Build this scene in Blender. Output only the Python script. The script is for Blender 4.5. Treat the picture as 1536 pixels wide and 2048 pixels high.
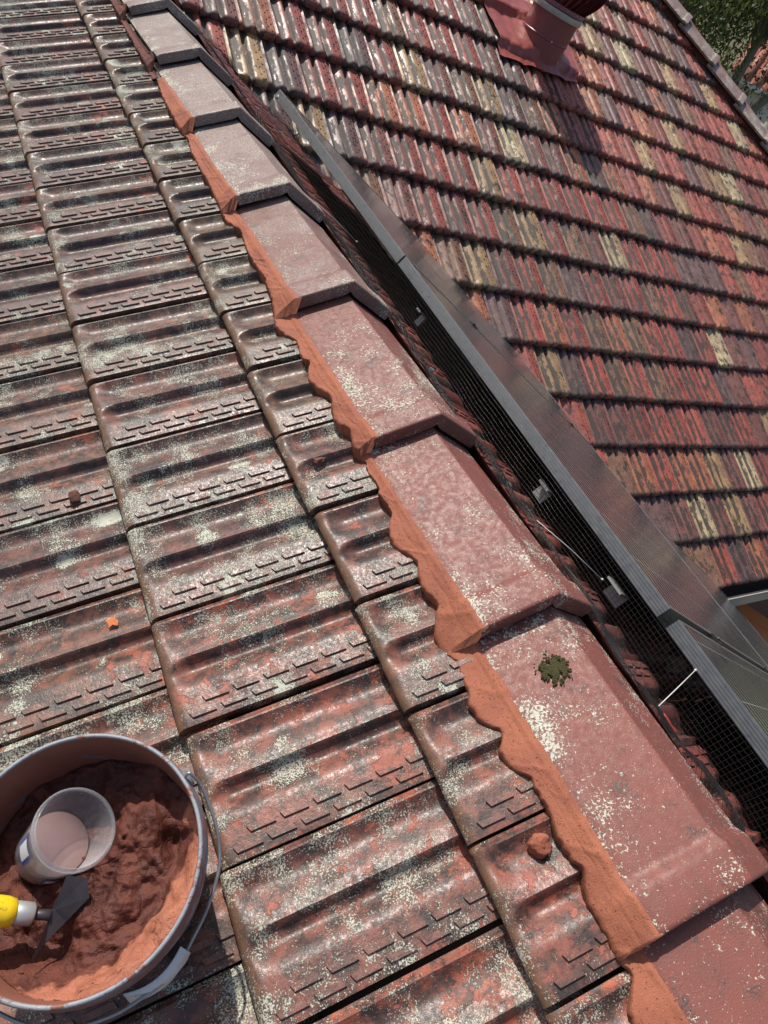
import bpy, bmesh, math, random
import numpy as np
from mathutils import Vector, Matrix, noise as mnoise

rnd = random.Random(7)
S = bpy.context.scene
for o in list(bpy.data.objects):
    bpy.data.objects.remove(o, do_unlink=True)
COL = S.collection

# ------------------------------------------------------------------ camera
CAM = np.array([-0.9185, -0.6495, 0.8121])
RR = np.array([[0.8291, -0.4003, 0.3903], [-0.0475, -0.746, -0.6642], [0.5571, 0.5322, -0.6376]])
cam = bpy.data.cameras.new('camera')
cam.sensor_fit = 'VERTICAL'; cam.sensor_height = 24.0; cam.lens = 24.0 * 1414.55 / 2048.0
cam.clip_start = 0.02; cam.clip_end = 600
cobj = bpy.data.objects.new('camera', cam); COL.objects.link(cobj)
m3 = Matrix((RR[0], -RR[1], -RR[2])).transposed()
cobj.matrix_world = Matrix.Translation(Vector(CAM)) @ m3.to_4x4()
S.camera = cobj

# ------------------------------------------------------------------ light
SUN_AZ = math.radians(-19)      # from +Y towards +X
SUN_EL = math.radians(55)
sdir = Vector((math.sin(SUN_AZ) * math.cos(SUN_EL), math.cos(SUN_AZ) * math.cos(SUN_EL), math.sin(SUN_EL)))
W = bpy.data.worlds.new('World'); S.world = W; W.use_nodes = True
wn = W.node_tree.nodes; wl = W.node_tree.links
for n in list(wn): wn.remove(n)
sky = wn.new('ShaderNodeTexSky'); sky.sky_type = 'NISHITA'; sky.sun_disc = False
sky.sun_elevation = SUN_EL; sky.sun_rotation = SUN_AZ
sky.air_density = 1.0; sky.dust_density = 2.5; sky.ozone_density = 1.0
bg = wn.new('ShaderNodeBackground'); bg.inputs[1].default_value = 0.13
wo = wn.new('ShaderNodeOutputWorld')
wl.new(sky.outputs[0], bg.inputs[0]); wl.new(bg.outputs[0], wo.inputs[0])
sl = bpy.data.lights.new('sun', 'SUN'); sl.energy = 4.6; sl.angle = math.radians(0.53); sl.color = (1.0, 0.95, 0.87)
so = bpy.data.objects.new('sun', sl); COL.objects.link(so)
so.rotation_euler = (-sdir).to_track_quat('-Z', 'Y').to_euler()
so.location = (0, 0, 12)
vs = S.view_settings
vs.view_transform = 'Standard'; vs.look = 'None'; vs.gamma = 1.0; vs.use_curve_mapping = False
vs.exposure = 0.12

# ------------------------------------------------------------------ helpers
def world(o):
    if o.parent is None: return o.matrix_basis.copy()
    return world(o.parent) @ o.matrix_parent_inverse @ o.matrix_basis
def par(o, p):
    o.parent = p; o.matrix_parent_inverse = world(p).inverted()
def mesh(name, V, F, mat=None, smooth=True):
    me = bpy.data.meshes.new(name)
    me.from_pydata([tuple(map(float, v)) for v in V], [], [tuple(int(i) for i in f) for f in F])
    me.update()
    if smooth: me.polygons.foreach_set('use_smooth', [True] * len(me.polygons))
    if mat: me.materials.append(mat)
    return me
def obj(name, me, parent=None, mat=None):
    o = bpy.data.objects.new(name, me); COL.objects.link(o)
    if mat is not None:
        me.materials.clear(); me.materials.append(mat)
    if parent is not None: par(o, parent)
    return o
def mobj(name, V, F, mat, parent=None, smooth=True):
    return obj(name, mesh(name, V, F, mat, smooth), parent)
def empty(name, loc, label, cat, group=None):
    o = bpy.data.objects.new(name, None); COL.objects.link(o); o.location = loc; o.empty_display_size = .1
    return tag(o, label, cat, group)
def tag(o, label, cat, group=None):
    o['label'] = label; o['category'] = cat
    if group: o['group'] = group
    return o
class MB:
    def __init__(s): s.V = []; s.F = []
    def add(s, V, F):
        b = len(s.V); s.V += [tuple(v) for v in V]; s.F += [tuple(i + b for i in f) for f in F]
    def box(s, c, ax, ay, az):       # half vectors
        c, ax, ay, az = map(Vector, (c, ax, ay, az))
        V = [c + ax * i + ay * j + az * k for k in (-1, 1) for j in (-1, 1) for i in (-1, 1)]
        s.add(V, [(0, 2, 3, 1), (4, 5, 7, 6), (0, 1, 5, 4), (2, 6, 7, 3), (0, 4, 6, 2), (1, 3, 7, 5)])
    def tube(s, pts, r, n=6, cap=True):
        pts = [Vector(p) for p in pts]; rings = []; b = len(s.V)
        rr = r if hasattr(r, '__len__') else [r] * len(pts)
        up = None
        for i, p in enumerate(pts):
            t = (pts[min(i + 1, len(pts) - 1)] - pts[max(i - 1, 0)]).normalized()
            if up is None:
                up = t.orthogonal().normalized()
            up = (up - t * up.dot(t)).normalized(); sd = t.cross(up)
            for k in range(n):
                a = 2 * math.pi * k / n
                s.V.append(tuple(p + (up * math.cos(a) + sd * math.sin(a)) * rr[i]))
        for i in range(len(pts) - 1):
            for k in range(n):
                a = b + i * n + k; c = b + i * n + (k + 1) % n
                s.F.append((a, c, c + n, a + n))
        if cap:
            s.F.append(tuple(b + k for k in range(n))[::-1]); e = b + (len(pts) - 1) * n
            s.F.append(tuple(e + k for k in range(n)))
    def lathe(s, c, ax, prof, n=48, a0=0.0, a1=2 * math.pi):   # prof list of (radius, height)
        c = Vector(c); ax = Vector(ax).normalized(); u = ax.orthogonal().normalized(); w = ax.cross(u); b = len(s.V)
        for (r, h) in prof:
            for k in range(n):
                a = a0 + (a1 - a0) * k / n
                s.V.append(tuple(c + ax * h + (u * math.cos(a) + w * math.sin(a)) * r))
        for i in range(len(prof) - 1):
            for k in range(n):
                a = b + i * n + k; d = b + i * n + (k + 1) % n
                s.F.append((a, d, d + n, a + n))
    def build(s, name, mat, parent=None, smooth=True):
        return mobj(name, s.V, s.F, mat, parent, smooth)
def sharp(o, ang=40):
    me = o.data
    bm = bmesh.new(); bm.from_mesh(me)
    for e in bm.edges:
        if len(e.link_faces) == 2 and e.calc_face_angle(0) > math.radians(ang): e.smooth = False
    bm.to_mesh(me); bm.free()
    return o

# ------------------------------------------------------------------ material helper
class NT:
    def __init__(s, name):
        s.m = bpy.data.materials.new(name); s.m.use_nodes = True
        s.t = s.m.node_tree; s.n = s.t.nodes
        s.b = s.n['Principled BSDF']
    def link(s, a, b): s.t.links.new(a, b)
    def put(s, sock, v):
        if hasattr(v, 'is_output') or hasattr(v, 'links'): s.link(v, sock)
        elif isinstance(v, (tuple, list)) and len(v) == 3 and sock.type == 'RGBA': sock.default_value = (*v, 1)
        else: sock.default_value = v
    def tc(s, w='Object'): return s.n.new('ShaderNodeTexCoord').outputs[w]
    def vadd(s, a, b):
        n = s.n.new('ShaderNodeVectorMath'); n.operation = 'ADD'; s.put(n.inputs[0], a); s.put(n.inputs[1], b); return n.outputs[0]
    def vmul(s, a, b):
        n = s.n.new('ShaderNodeVectorMath'); n.operation = 'MULTIPLY'; s.put(n.inputs[0], a); s.put(n.inputs[1], b); return n.outputs[0]
    def sep(s, v):
        n = s.n.new('ShaderNodeSeparateXYZ'); s.put(n.inputs[0], v); return n.outputs
    def noise(s, v, scale, detail=4, rough=.55, col=False, dist=0.0):
        n = s.n.new('ShaderNodeTexNoise'); s.put(n.inputs['Vector'], v); n.inputs['Scale'].default_value = scale
        n.inputs['Detail'].default_value = detail; n.inputs['Roughness'].default_value = rough; n.inputs['Distortion'].default_value = dist
        return n.outputs['Color' if col else 'Fac']
    def vor(s, v, scale, feat='F1', out='Distance', rand=1.0):
        n = s.n.new('ShaderNodeTexVoronoi'); n.feature = feat; s.put(n.inputs['Vector'], v); n.inputs['Scale'].default_value = scale
        n.inputs['Randomness'].default_value = rand
        return n.outputs[out]
    def wave(s, v, scale, d='X', dist=0., prof='SIN'):
        n = s.n.new('ShaderNodeTexWave'); n.bands_direction = d; n.wave_profile = prof
        s.put(n.inputs['Vector'], v); n.inputs['Scale'].default_value = scale; n.inputs['Distortion'].default_value = dist
        return n.outputs['Fac']
    def sm(s, v, a, b, lo=0., hi=1.):
        n = s.n.new('ShaderNodeMapRange'); n.interpolation_type = 'SMOOTHSTEP'
        s.put(n.inputs[0], v); n.inputs[1].default_value = a; n.inputs[2].default_value = b
        s.put(n.inputs[3], lo); s.put(n.inputs[4], hi); return n.outputs[0]
    def math(s, op, a, b=0.):
        n = s.n.new('ShaderNodeMath'); n.operation = op; s.put(n.inputs[0], a); s.put(n.inputs[1], b); return n.outputs[0]
    def mul(s, a, b): return s.math('MULTIPLY', a, b)
    def add(s, a, b): return s.math('ADD', a, b)
    def sub(s, a, b): return s.math('SUBTRACT', a, b)
    def mix(s, f, a, b):
        n = s.n.new('ShaderNodeMix'); n.data_type = 'RGBA'; s.put(n.inputs['Factor'], f); s.put(n.inputs[6], a); s.put(n.inputs[7], b); return n.outputs[2]
    def oinfo(s, w):
        return s.n.new('ShaderNodeObjectInfo').outputs[w]
    def bump(s, h, strength=.5, dist=.002, normal=None):
        n = s.n.new('ShaderNodeBump'); n.inputs['Strength'].default_value = strength; n.inputs['Distance'].default_value = dist
        s.put(n.inputs['Height'], h)
        if normal is not None: s.link(normal, n.inputs['Normal'])
        return n.outputs[0]
    def out(s, col=None, rough=None, normal=None, metal=None, spec=None, **kw):
        if col is not None: s.put(s.b.inputs['Base Color'], col)
        if rough is not None: s.put(s.b.inputs['Roughness'], rough)
        if normal is not None: s.link(normal, s.b.inputs['Normal'])
        if metal is not None: s.put(s.b.inputs['Metallic'], metal)
        if spec is not None: s.put(s.b.inputs['Specular IOR Level'], spec)
        for k, v in kw.items(): s.put(s.b.inputs[k], v)
        return s.m

def plain(name, col, rough=.5, metal=0., nscale=0, namp=.3, bump=0.):
    t = NT(name)
    c = t.tc()
    if nscale:
        f = t.noise(c, nscale, 5, .6)
        dark = tuple(x * (1 - namp) for x in col); lite = tuple(min(1, x * (1 + namp)) for x in col)
        cc = t.mix(f, dark, lite)
        nm = t.bump(f, bump, .002) if bump else None
        return t.out(cc, t.sm(f, .2, .8, max(0, rough - .12), min(1, rough + .12)), nm, metal)
    return t.out(col, rough, None, metal)

def near_tile_mat(bar=False):
    t = NT('worn_grip_bar' if bar else 'weathered_terracotta')
    loc = t.tc(); r = t.oinfo('Random'); oc = t.oinfo('Color'); oa = t.oinfo('Alpha')
    off = t.n.new('ShaderNodeCombineXYZ')
    t.put(off.inputs[0], t.mul(r, 37.)); t.put(off.inputs[1], t.mul(r, 91.)); t.put(off.inputs[2], t.mul(r, 53.))
    v = t.vadd(loc, off.outputs[0])
    xyz = t.sep(loc)
    big = t.noise(v, 9, 4, .6); mid = t.noise(v, 34, 5, .65); fine = t.noise(v, 230, 4, .7)
    red = t.mix(t.sm(t.noise(v, 60, 4, .6), .35, .65), (.33, .085, .045), (.22, .062, .040))
    base = t.mix(t.sm(mid, .36, .62), (.058, .036, .030), oc)
    # worn red where the glaze has gone, more towards the head of the tile
    sc = t.n.new('ShaderNodeSeparateColor'); t.link(oc, sc.inputs[0])
    worn = t.add(t.noise(v, 22, 6, .7), t.add(t.mul(xyz[1], .30), t.add(t.mul(r, .06), t.mul(t.sub(sc.outputs[0], .16), .9))))
    wm = t.sm(worn, .675, .73)
    base = t.mix(wm, base, red)
    # black mould blotches
    mo = t.sm(t.add(t.noise(t.vmul(v, (1, .7, 1)), 26, 6, .75), t.mul(t.sub(big, .5), .35)), .50, .60)
    base = t.mix(t.mul(mo, .8), base, (.030, .022, .020))
    # brown dust on the nose
    ns = t.sm(xyz[1], .022, .004)
    base = t.mix(t.mul(ns, t.sm(mid, .3, .6, .45, .9)), base, (.155, .085, .05))
    # lichen : pale specks gathered in drifts
    drift = t.add(t.noise(v, 15, 5, .65), t.mul(t.sub(t.noise(v, 5, 2), .5), .5))
    drift = t.add(drift, t.mul(t.sub(oa, .5), .45))
    sp = t.noise(v, 360, 3, .72)
    thr = t.sm(drift, .33, .76, .68, .44)
    cd = t.vor(t.vadd(v, t.vmul(t.noise(v, 40, 4, .7, col=True), (.030, .030, .030))), 11)
    crust_or_lit = t.mul(t.sm(cd, .33, .20), t.sm(t.noise(v, 6, 2), .50, .58))      # rounded crusts
    thr = t.sub(thr, t.mul(crust_or_lit, .17))
    li = t.sm(t.sub(sp, thr), .0, .035)
    if bar:
        li = t.mul(li, t.sm(t.noise(v, 50, 3), .42, .58)); base = t.mix(.28, base, (.21, .105, .085))
    lcol = t.mix(t.noise(v, 90, 3), (.25, .245, .185), (.54, .55, .46))
    col = t.mix(li, base, lcol)
    rough = t.sm(t.noise(v, 150, 4, .75), .32, .68, .23, .58)
    rough = t.math('MAXIMUM', rough, t.mul(li, .75))
    rough = t.math('MAXIMUM', rough, t.mul(wm, .55))
    h = t.add(t.mul(fine, .35), t.add(t.mul(li, 1.0), t.add(t.mul(mid, .6), t.mul(wm, -.3))))
    return t.out(col, rough, t.bump(h, .85, .0018), spec=.45)

def far_tile_mat(attr=False):
    t = NT('mixed_terracotta_field' if attr else 'mixed_terracotta')
    loc = t.tc()
    if attr:
        a = t.n.new('ShaderNodeAttribute'); a.attribute_name = 'tint'; oc = a.outputs['Color']; v = loc
    else:
        r = t.oinfo('Random'); oc = t.oinfo('Color')
        off = t.n.new('ShaderNodeCombineXYZ')
        t.put(off.inputs[0], t.mul(r, 37.)); t.put(off.inputs[1], t.mul(r, 91.)); t.put(off.inputs[2], t.mul(r, 53.))
        v = t.vadd(loc, off.outputs[0])
    vs_ = t.vmul(v, (1, .38, 1))
    mid = t.noise(vs_, 30, 5, .65)
    hue = t.noise(v, 14, 3)
    base = t.mix(t.sm(hue, .35, .65), t.mix(.45, oc, (.06, .025, .028)), oc)
    lite = t.mix(.45, oc, (.42, .17, .10))
    base = t.mix(t.sm(t.noise(v, 45, 5, .7), .56, .66, 0., .8), base, lite)
    mo = t.sm(mid, .52, .62)
    if not attr:      # black growth collects along the two water channels of each tile
        xs_ = t.sep(loc)[0]
        ch = t.math('MAXIMUM', t.sub(1.0, t.sm(t.math('ABSOLUTE', t.sub(xs_, .052)), .006, .032)), t.sub(1.0, t.sm(t.math('ABSOLUTE', t.sub(xs_, .125)), .006, .034)))
        mo = t.sm(t.add(t.add(mid, t.mul(t.sub(t.noise(v, 90, 3, .7), .5), .25)), t.mul(ch, .20)), .545, .63)
    base = t.mix(t.mul(mo, .88), base, (.026, .020, .018))
    sp = t.sm(t.noise(v, 170, 3, .7), .60, .66)
    li = t.mul(sp, t.sm(t.noise(v, 9, 4), .42, .62))
    col = t.mix(t.mul(li, .8), base, (.42, .40, .32))
    rough = t.math('MAXIMUM', t.sm(mid, .3, .7, .34, .62), t.math('MAXIMUM', t.mul(li, .8), t.mul(mo, .62)))
    h = t.add(t.mul(mid, .8), t.add(t.mul(t.noise(v, 150, 3), .5), li))
    return t.out(col, rough, t.bump(h, .6, .0022), spec=.36)

def cap_mat():
    t = NT('ridge_cap_terracotta')
    loc = t.tc(); r = t.oinfo('Random'); oc = t.oinfo('Color'); oa = t.oinfo('Alpha')
    off = t.n.new('ShaderNodeCombineXYZ')
    t.put(off.inputs[0], t.mul(r, 17.)); t.put(off.inputs[1], t.mul(r, 41.)); t.put(off.inputs[2], t.mul(r, 23.))
    v = t.vadd(loc, off.outputs[0])
    xyz = t.sep(loc)
    mid = t.noise(v, 20, 5, .6)
    base = t.mix(t.sm(mid, .3, .7), t.mix(.35, oc, (.10, .04, .035)), oc)
    blot = t.sm(t.noise(v, 24, 6, .75), .53, .68)
    base = t.mix(t.mul(blot, t.sm(t.noise(v, 300, 3, .7), .38, .58)), base, (.04, .035, .03))
    film = t.mul(t.sm(t.add(t.noise(v, 7, 4, .6), t.mul(t.sub(oa, .52), 3.6)), .52, .86), t.sm(t.noise(v, 330, 3, .7), .40, .60))
    base = t.mix(t.mul(film, .7), base, (.34, .305, .27))
    drift = t.add(t.add(t.noise(v, 11, 6, .7), t.mul(t.sub(t.noise(v, 4, 2), .5), .35)), t.mul(t.sub(oa, .5), .10))
    # lichen gathers along the edge of the wing
    drift = t.add(drift, t.mul(t.sm(t.math('ABSOLUTE', xyz[0]), .085, .14), .06))
    sp = t.noise(v, 240, 3, .7, dist=.5)
    thr = t.sm(drift, .40, .76, .66, .455)
    li = t.sm(t.sub(sp, thr), .0, .03)
    col = t.mix(li, base, t.mix(t.noise(v, 60, 3), (.36, .35, .27), (.58, .58, .48)))
    g = t.sm(t.noise(v, 11, 5, .7), .66, .74)
    col = t.mix(t.mul(g, t.sm(t.noise(v, 190, 3), .4, .6)), col, (.07, .075, .02))
    rough = t.math('MAXIMUM', t.sm(t.noise(v, 90, 4, .7), .3, .7, .42, .68), t.mul(li, .85))
    h = t.add(t.mul(t.noise(v, 380, 3, .6), .7), t.add(li, t.mul(blot, .3)))
    return t.out(col, rough, t.bump(h, .45, .0014), spec=.45)

def mortar_mat(name='fresh_mortar', c0=(.265, .084, .047), c1=(.365, .130, .074), rough=.75):
    t = NT(name); v = t.tc()
    a = t.noise(v, 14, 5, .6); f = t.noise(v, 420, 4, .7); g = t.noise(t.vmul(v, (1, 1, .5)), 70, 4, .6)
    col = t.mix(t.sm(a, .3, .7), c0, c1)
    pit = t.sm(t.noise(v, 240, 2, .5), .66, .72)
    col = t.mix(t.mul(pit, .5), col, tuple(x * .45 for x in c0))
    drag = t.noise(t.vmul(v, (1.5, .35, 1.5)), 120, 3, .6)
    h = t.add(t.mul(f, .7), t.add(t.mul(g, .7), t.add(t.mul(drag, .5), t.mul(pit, -1.2))))
    col = t.mix(t.mul(t.sm(f, .35, .65), .22), col, tuple(x * .62 for x in c0))
    return t.out(col, t.sm(a, .3, .7, rough - .15, rough + .1), t.bump(h, .85, .0022), spec=.3)

M = {}
M['near'] = near_tile_mat(); M['nearbar'] = near_tile_mat(True); M['far'] = far_tile_mat(); M['field'] = far_tile_mat(True)
M['cap'] = cap_mat(); M['mortar'] = mortar_mat()
M['oldmortar'] = mortar_mat('old_bedding', (.10, .035, .03), (.17, .06, .045), .8)
t = NT('wet_mortar_lit_shaded'); v = t.tc()
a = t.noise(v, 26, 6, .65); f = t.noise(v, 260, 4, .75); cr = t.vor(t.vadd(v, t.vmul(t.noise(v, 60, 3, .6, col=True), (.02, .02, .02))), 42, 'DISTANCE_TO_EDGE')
lz = t.n.new('ShaderNodeAttribute'); lz.attribute_name = 'crust_or_lit'  # mask of the sunlit crescent painted into the mortar colour
wet_shaded = t.mix(t.sm(a, .35, .65), (.070, .020, .014), (.135, .040, .026))  # wet mortar, deepened further to paint the shade inside the bucket
sunlit_tone = t.mix(t.sm(a, .3, .7), (.30, .105, .062), (.40, .150, .088))  # paler tone painting the sunlit crescent by the rim
col = t.mix(t.sm(t.add(lz.outputs['Fac'], t.mul(t.sub(a, .5), .8)), .42, .60), wet_shaded, sunlit_tone)
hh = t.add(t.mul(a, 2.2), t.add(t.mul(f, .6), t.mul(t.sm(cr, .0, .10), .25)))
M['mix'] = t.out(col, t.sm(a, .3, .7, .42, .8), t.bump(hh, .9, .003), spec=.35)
M['timber'] = plain('roof_timber', (.10, .055, .032), .8, 0, 12, .4, .3)
M['alu'] = plain('anodised_frame', (.23, .23, .22), .36, .8, 60, .12)
M['blackplastic'] = plain('black_plastic', (.012, .012, .013), .45)
M['wire'] = plain('coated_wire', (.045, .044, .042), .34, .75)
M['steel'] = plain('grey_washer', (.10, .105, .11), .5, .2)
M['whitepl'] = plain('white_nylon', (.62, .61, .58), .4)
M['rail'] = plain('mill_aluminium', (.30, .30, .29), .5, .5)
M['lead'] = plain('painted_flashing', (.26, .062, .052), .42, 0, 20, .25, .3)
M['vent'] = plain('vent_enamel', (.20, .050, .052), .34, 0, 8, .15)
M['zinc'] = plain('galvanised_ring', (.42, .43, .41), .42, .5, 30, .2)
M['valley'] = plain('valley_iron', (.045, .035, .032), .6, .2, 10, .4)
M['gutter'] = plain('cream_gutter', (.55, .50, .42), .45, 0, 9, .2)
M['brick'] = plain('brown_cladding', (.13, .07, .04), .8, 0, 7, .4, .4)
M['orange'] = plain('orange_board', (.80, .20, .035), .5, 0, 6, .12)

# ------------------------------------------------------------------ roof frame
T1, T3 = 0.4647, 0.4740
TW, GA, TL = 0.22, 0.3463, 0.42
YV = 4.0688                          # the valley plane starts at (0, YV, 0)
s0, s3 = 0.2910, 0.7406
c1, n1 = math.cos(T1), math.sin(T1); c3, n3 = math.cos(T3), math.sin(T3)
B1 = (Vector((0, -1, 0)), Vector((c1, 0, n1)), Vector((-n1, 0, c1)))      # local x, y(uphill), z
B2 = (Vector((0, 1, 0)), Vector((-c3, 0, n3)), Vector((n3, 0, c3)))
B3 = (Vector((1, 0, 0)), Vector((0, c3, n3)), Vector((0, -n3, c3)))
TILT = math.atan(0.030 / GA)
TILT3 = math.atan(0.043 / GA)      # the far slope's tiles lap more steeply

def frame(B, origin, tilt=TILT, dz=0., yaw=0., roll=0.):
    x, y, z = B
    m = Matrix((x, y, z)).transposed()
    loc = m @ Matrix.Rotation(-tilt, 3, 'X') @ Matrix.Rotation(yaw, 3, 'Z') @ Matrix.Rotation(roll, 3, 'Y')
    return Matrix.Translation(Vector(origin) + z * dz) @ loc.to_4x4()

def sst(a, b, x):
    t = np.clip((x - a) / (b - a), 0, 1); return t * t * (3 - 2 * t)

def tile_h(x, y, k=1.0, r0=.20):
    """height of the tile's upper face; x across (0..TW), y from the nose uphill"""
    v = (TW - x) / TW
    R = .046
    g = np.where(y < R, 1 - np.sqrt(np.clip(1 - (1 - np.clip(y, 0, R) / R) ** 2, 0, 1)), 0.)
    h = np.zeros_like(v)
    va, vb = .285 + 0 * v, .560 - .150 * g
    t = np.clip((v - va) / (vb - va), 0, 1)
    ramp = r0 + (1 - r0) * sst(.004, .050, y)
    h -= .0175 * k * np.sin(np.pi * t ** 2.0) ** 1.0 * ramp
    va1, vb1 = .595 + .130 * g, .930 + 0 * v
    t1 = np.clip((v - va1) / (vb1 - va1), 0, 1)
    h -= .0145 * k * np.sin(np.pi * t1 ** 1.7) ** 1.0 * (r0 + (1 - r0) * sst(.004, .050, y))
    h -= .0055 * sst(.945, .965, v)
    h -= .006 * np.clip((v - .965) / .035, 0, 1) ** 2
    h -= .004 * np.clip((.035 - v) / .035, 0, 1) ** 2
    h += .0022 * np.exp(-((v - .576) / .017) ** 2) * sst(.01, .05, y)
    return h

def tile_mesh(name, hi=True, L=TL, bars=True, barn=None):
    gap = .0022
    if hi:
        vv = np.unique(np.concatenate([np.linspace(.018, .28, 8), np.linspace(.28, .62, 22), np.linspace(.62, .93, 14), np.linspace(.93, .985, 5)]))
        yy = np.concatenate([[0, .0008, .0025, .0055, .010, .015], np.linspace(.019, .06, 11), np.linspace(.068, L, 10)])
    else:
        vv = np.unique(np.concatenate([[.012, .05, .16, .27], np.linspace(.285, .62, 12), np.linspace(.66, .93, 7), [.955, .99]]))
        yy = np.concatenate([[0, .001, .005, .013, .022], np.linspace(.032, .055, 3), np.linspace(.12, L, 4)])
    xs = (TW - vv * TW)[::-1]
    X, Y = np.meshgrid(xs, yy)
    H = tile_h(X, Y, 1.0 if hi else 1.6, .20 if hi else .72)
    rn = .018 if hi else .026
    q = np.clip(1 - Y / rn, 0, 1)
    H = H - rn * (1 - np.sqrt(1 - q * q * .97))
    # shallow scoop of the nose line over the pans is kept by H itself
    ny, nx = X.shape
    V = [(X[j, i], Y[j, i], H[j, i]) for j in range(ny) for i in range(nx)]
    F = [(j * nx + i, j * nx + i + 1, (j + 1) * nx + i + 1, (j + 1) * nx + i) for j in range(ny - 1) for i in range(nx - 1)]
    # skirt
    loop = [i for i in range(nx)] + [j * nx + nx - 1 for j in range(1, ny)] + [(ny - 1) * nx + i for i in range(nx - 2, -1, -1)] + [j * nx for j in range(ny - 2, 0, -1)]
    b = len(V)
    for k in loop:
        x, y, h = V[k]
        d = (-.030 if hi else -.046) if y < .0005 else (-.026 if hi else -.040)
        V.append((x, y + (.004 if y < .0005 else 0), d))
    n = len(loop)
    for k in range(n):
        F.append((loop[k], b + k, b + (k + 1) % n, loop[(k + 1) % n]))
    F.append(tuple(b + k for k in range(n))[::-1])
    # raised grip bars on the flat
    NF0 = len(F)
    if bars:
        for row, vc in enumerate((.092, .190)):
            y0 = .026 + (.027 if row else 0.)
            k = 0
            while True:
                ya = y0 + k * .053; yb = ya + .041
                if yb > min(L, .40): break
                w = .0062; sl = .0022
                q = [(vc * TW - w, ya + sl), (vc * TW + w, ya - sl), (vc * TW + w, yb - sl), (vc * TW - w, yb + sl)]
                cx = sum(p[0] for p in q) / 4; cy = sum(p[1] for p in q) / 4
                bb = len(V)
                for p in q: V.append((TW - p[0], p[1], -.002))
                for p in q: V.append((TW - (cx + (p[0] - cx) * .74), cy + (p[1] - cy) * .955, .0042 if hi else .0040))
                F += [(bb + 4, bb + 5, bb + 6, bb + 7)]
                for e in range(4):
                    F.append((bb + e, bb + 4 + e, bb + 4 + (e + 1) % 4, bb + (e + 1) % 4))
                k += 1
    me = mesh(name, V, F)
    me.materials.append(M['near'] if hi else M['far']); me.materials.append(M['nearbar'] if hi else M['far'])
    if bars: me.polygons.foreach_set('material_index', [1 if i >= NF0 else 0 for i in range(len(F))])
    bm = bmesh.new(); bm.from_mesh(me)
    bmesh.ops.recalc_face_normals(bm, faces=bm.faces)
    for e in bm.edges:
        if len(e.link_faces) == 2 and e.calc_face_angle(0) > math.radians(38): e.smooth = False
    bm.to_mesh(me); bm.free()
    return me

TH = tile_mesh('roof_tile', True)
THS = tile_mesh('roof_tile_short', True, L=.172)
TF = tile_mesh('roof_tile_far', False)
TFS = tile_mesh('roof_tile_far_short', False, L=s0 - .035)

def cut(me, name, co, no):
    """copy of a tile mesh sawn along a plane (local coordinates)"""
    n = me.copy(); n.name = name
    bm = bmesh.new(); bm.from_mesh(n)
    r = bmesh.ops.bisect_plane(bm, geom=bm.verts[:] + bm.edges[:] + bm.faces[:], plane_co=co, plane_no=no, clear_outer=True)
    es = [e for e in r['geom_cut'] if isinstance(e, bmesh.types.BMEdge)]
    try: bmesh.ops.holes_fill(bm, edges=es, sides=0)
    except Exception: pass
    bm.to_mesh(n); bm.free()
    return n

# ------------------------------------------------------------------ house
GZ = -4.5
house = empty('tiled_house', (3.0, 2.0, GZ), 'house with weathered red terracotta tile roof, stepped ridge caps and fresh orange mortar line', 'house')
dark = M['timber']
def slope(V, label=None):
    o = mobj('roof_slope', V, [tuple(range(len(V)))], dark, house, False)
    return o
U = .062
def lift(p, B): return tuple(Vector(p) - B[2] * U)
S1 = slope([lift(p, B1) for p in [(-.01, -2.2, -.005), (-.01, 4.6, -.005), (-3.2 * c1, 4.6, -3.2 * n1), (-3.2 * c1, -2.2, -3.2 * n1)]])
S2 = slope([lift(p, B2) for p in [(.01, -2.2, -.005), (3.9 * c3, -2.2, -3.9 * n3), (3.9 * c3, YV - 3.9 * c3, -3.9 * n3), (.01, YV, -.005)]])
EH = 11.05
ye = YV - (s3 + 9 * GA) * c3
yt = YV + 3.6
S3 = slope([lift(p, B3) for p in [(YV - ye, ye + .05, (ye + .05 - YV) * n3 / c3), (EH - ye, ye + .05, (ye + .05 - YV) * n3 / c3), (EH - yt, yt, (yt - YV) * n3 / c3), (-.8, yt, (yt - YV) * n3 / c3), (-.8, YV + .8, .8 * n3 / c3)]])
S4 = slope([(EH - ye, ye, (ye - YV) * n3 / c3 - .06), (EH - ye, yt + 3, (ye - YV) * n3 / c3 - .06), (EH - yt, yt + 3, (yt - YV) * n3 / c3 - .06), (EH - yt, yt, (yt - YV) * n3 / c3 - .06)])

count = 0
def place(me, M4, parent, color, alpha):
    global count
    o = bpy.data.objects.new('roof_tile', me); COL.objects.link(o)
    o.matrix_basis = M4; par(o, parent); o.color = (*color, alpha); count += 1
    return o

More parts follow.
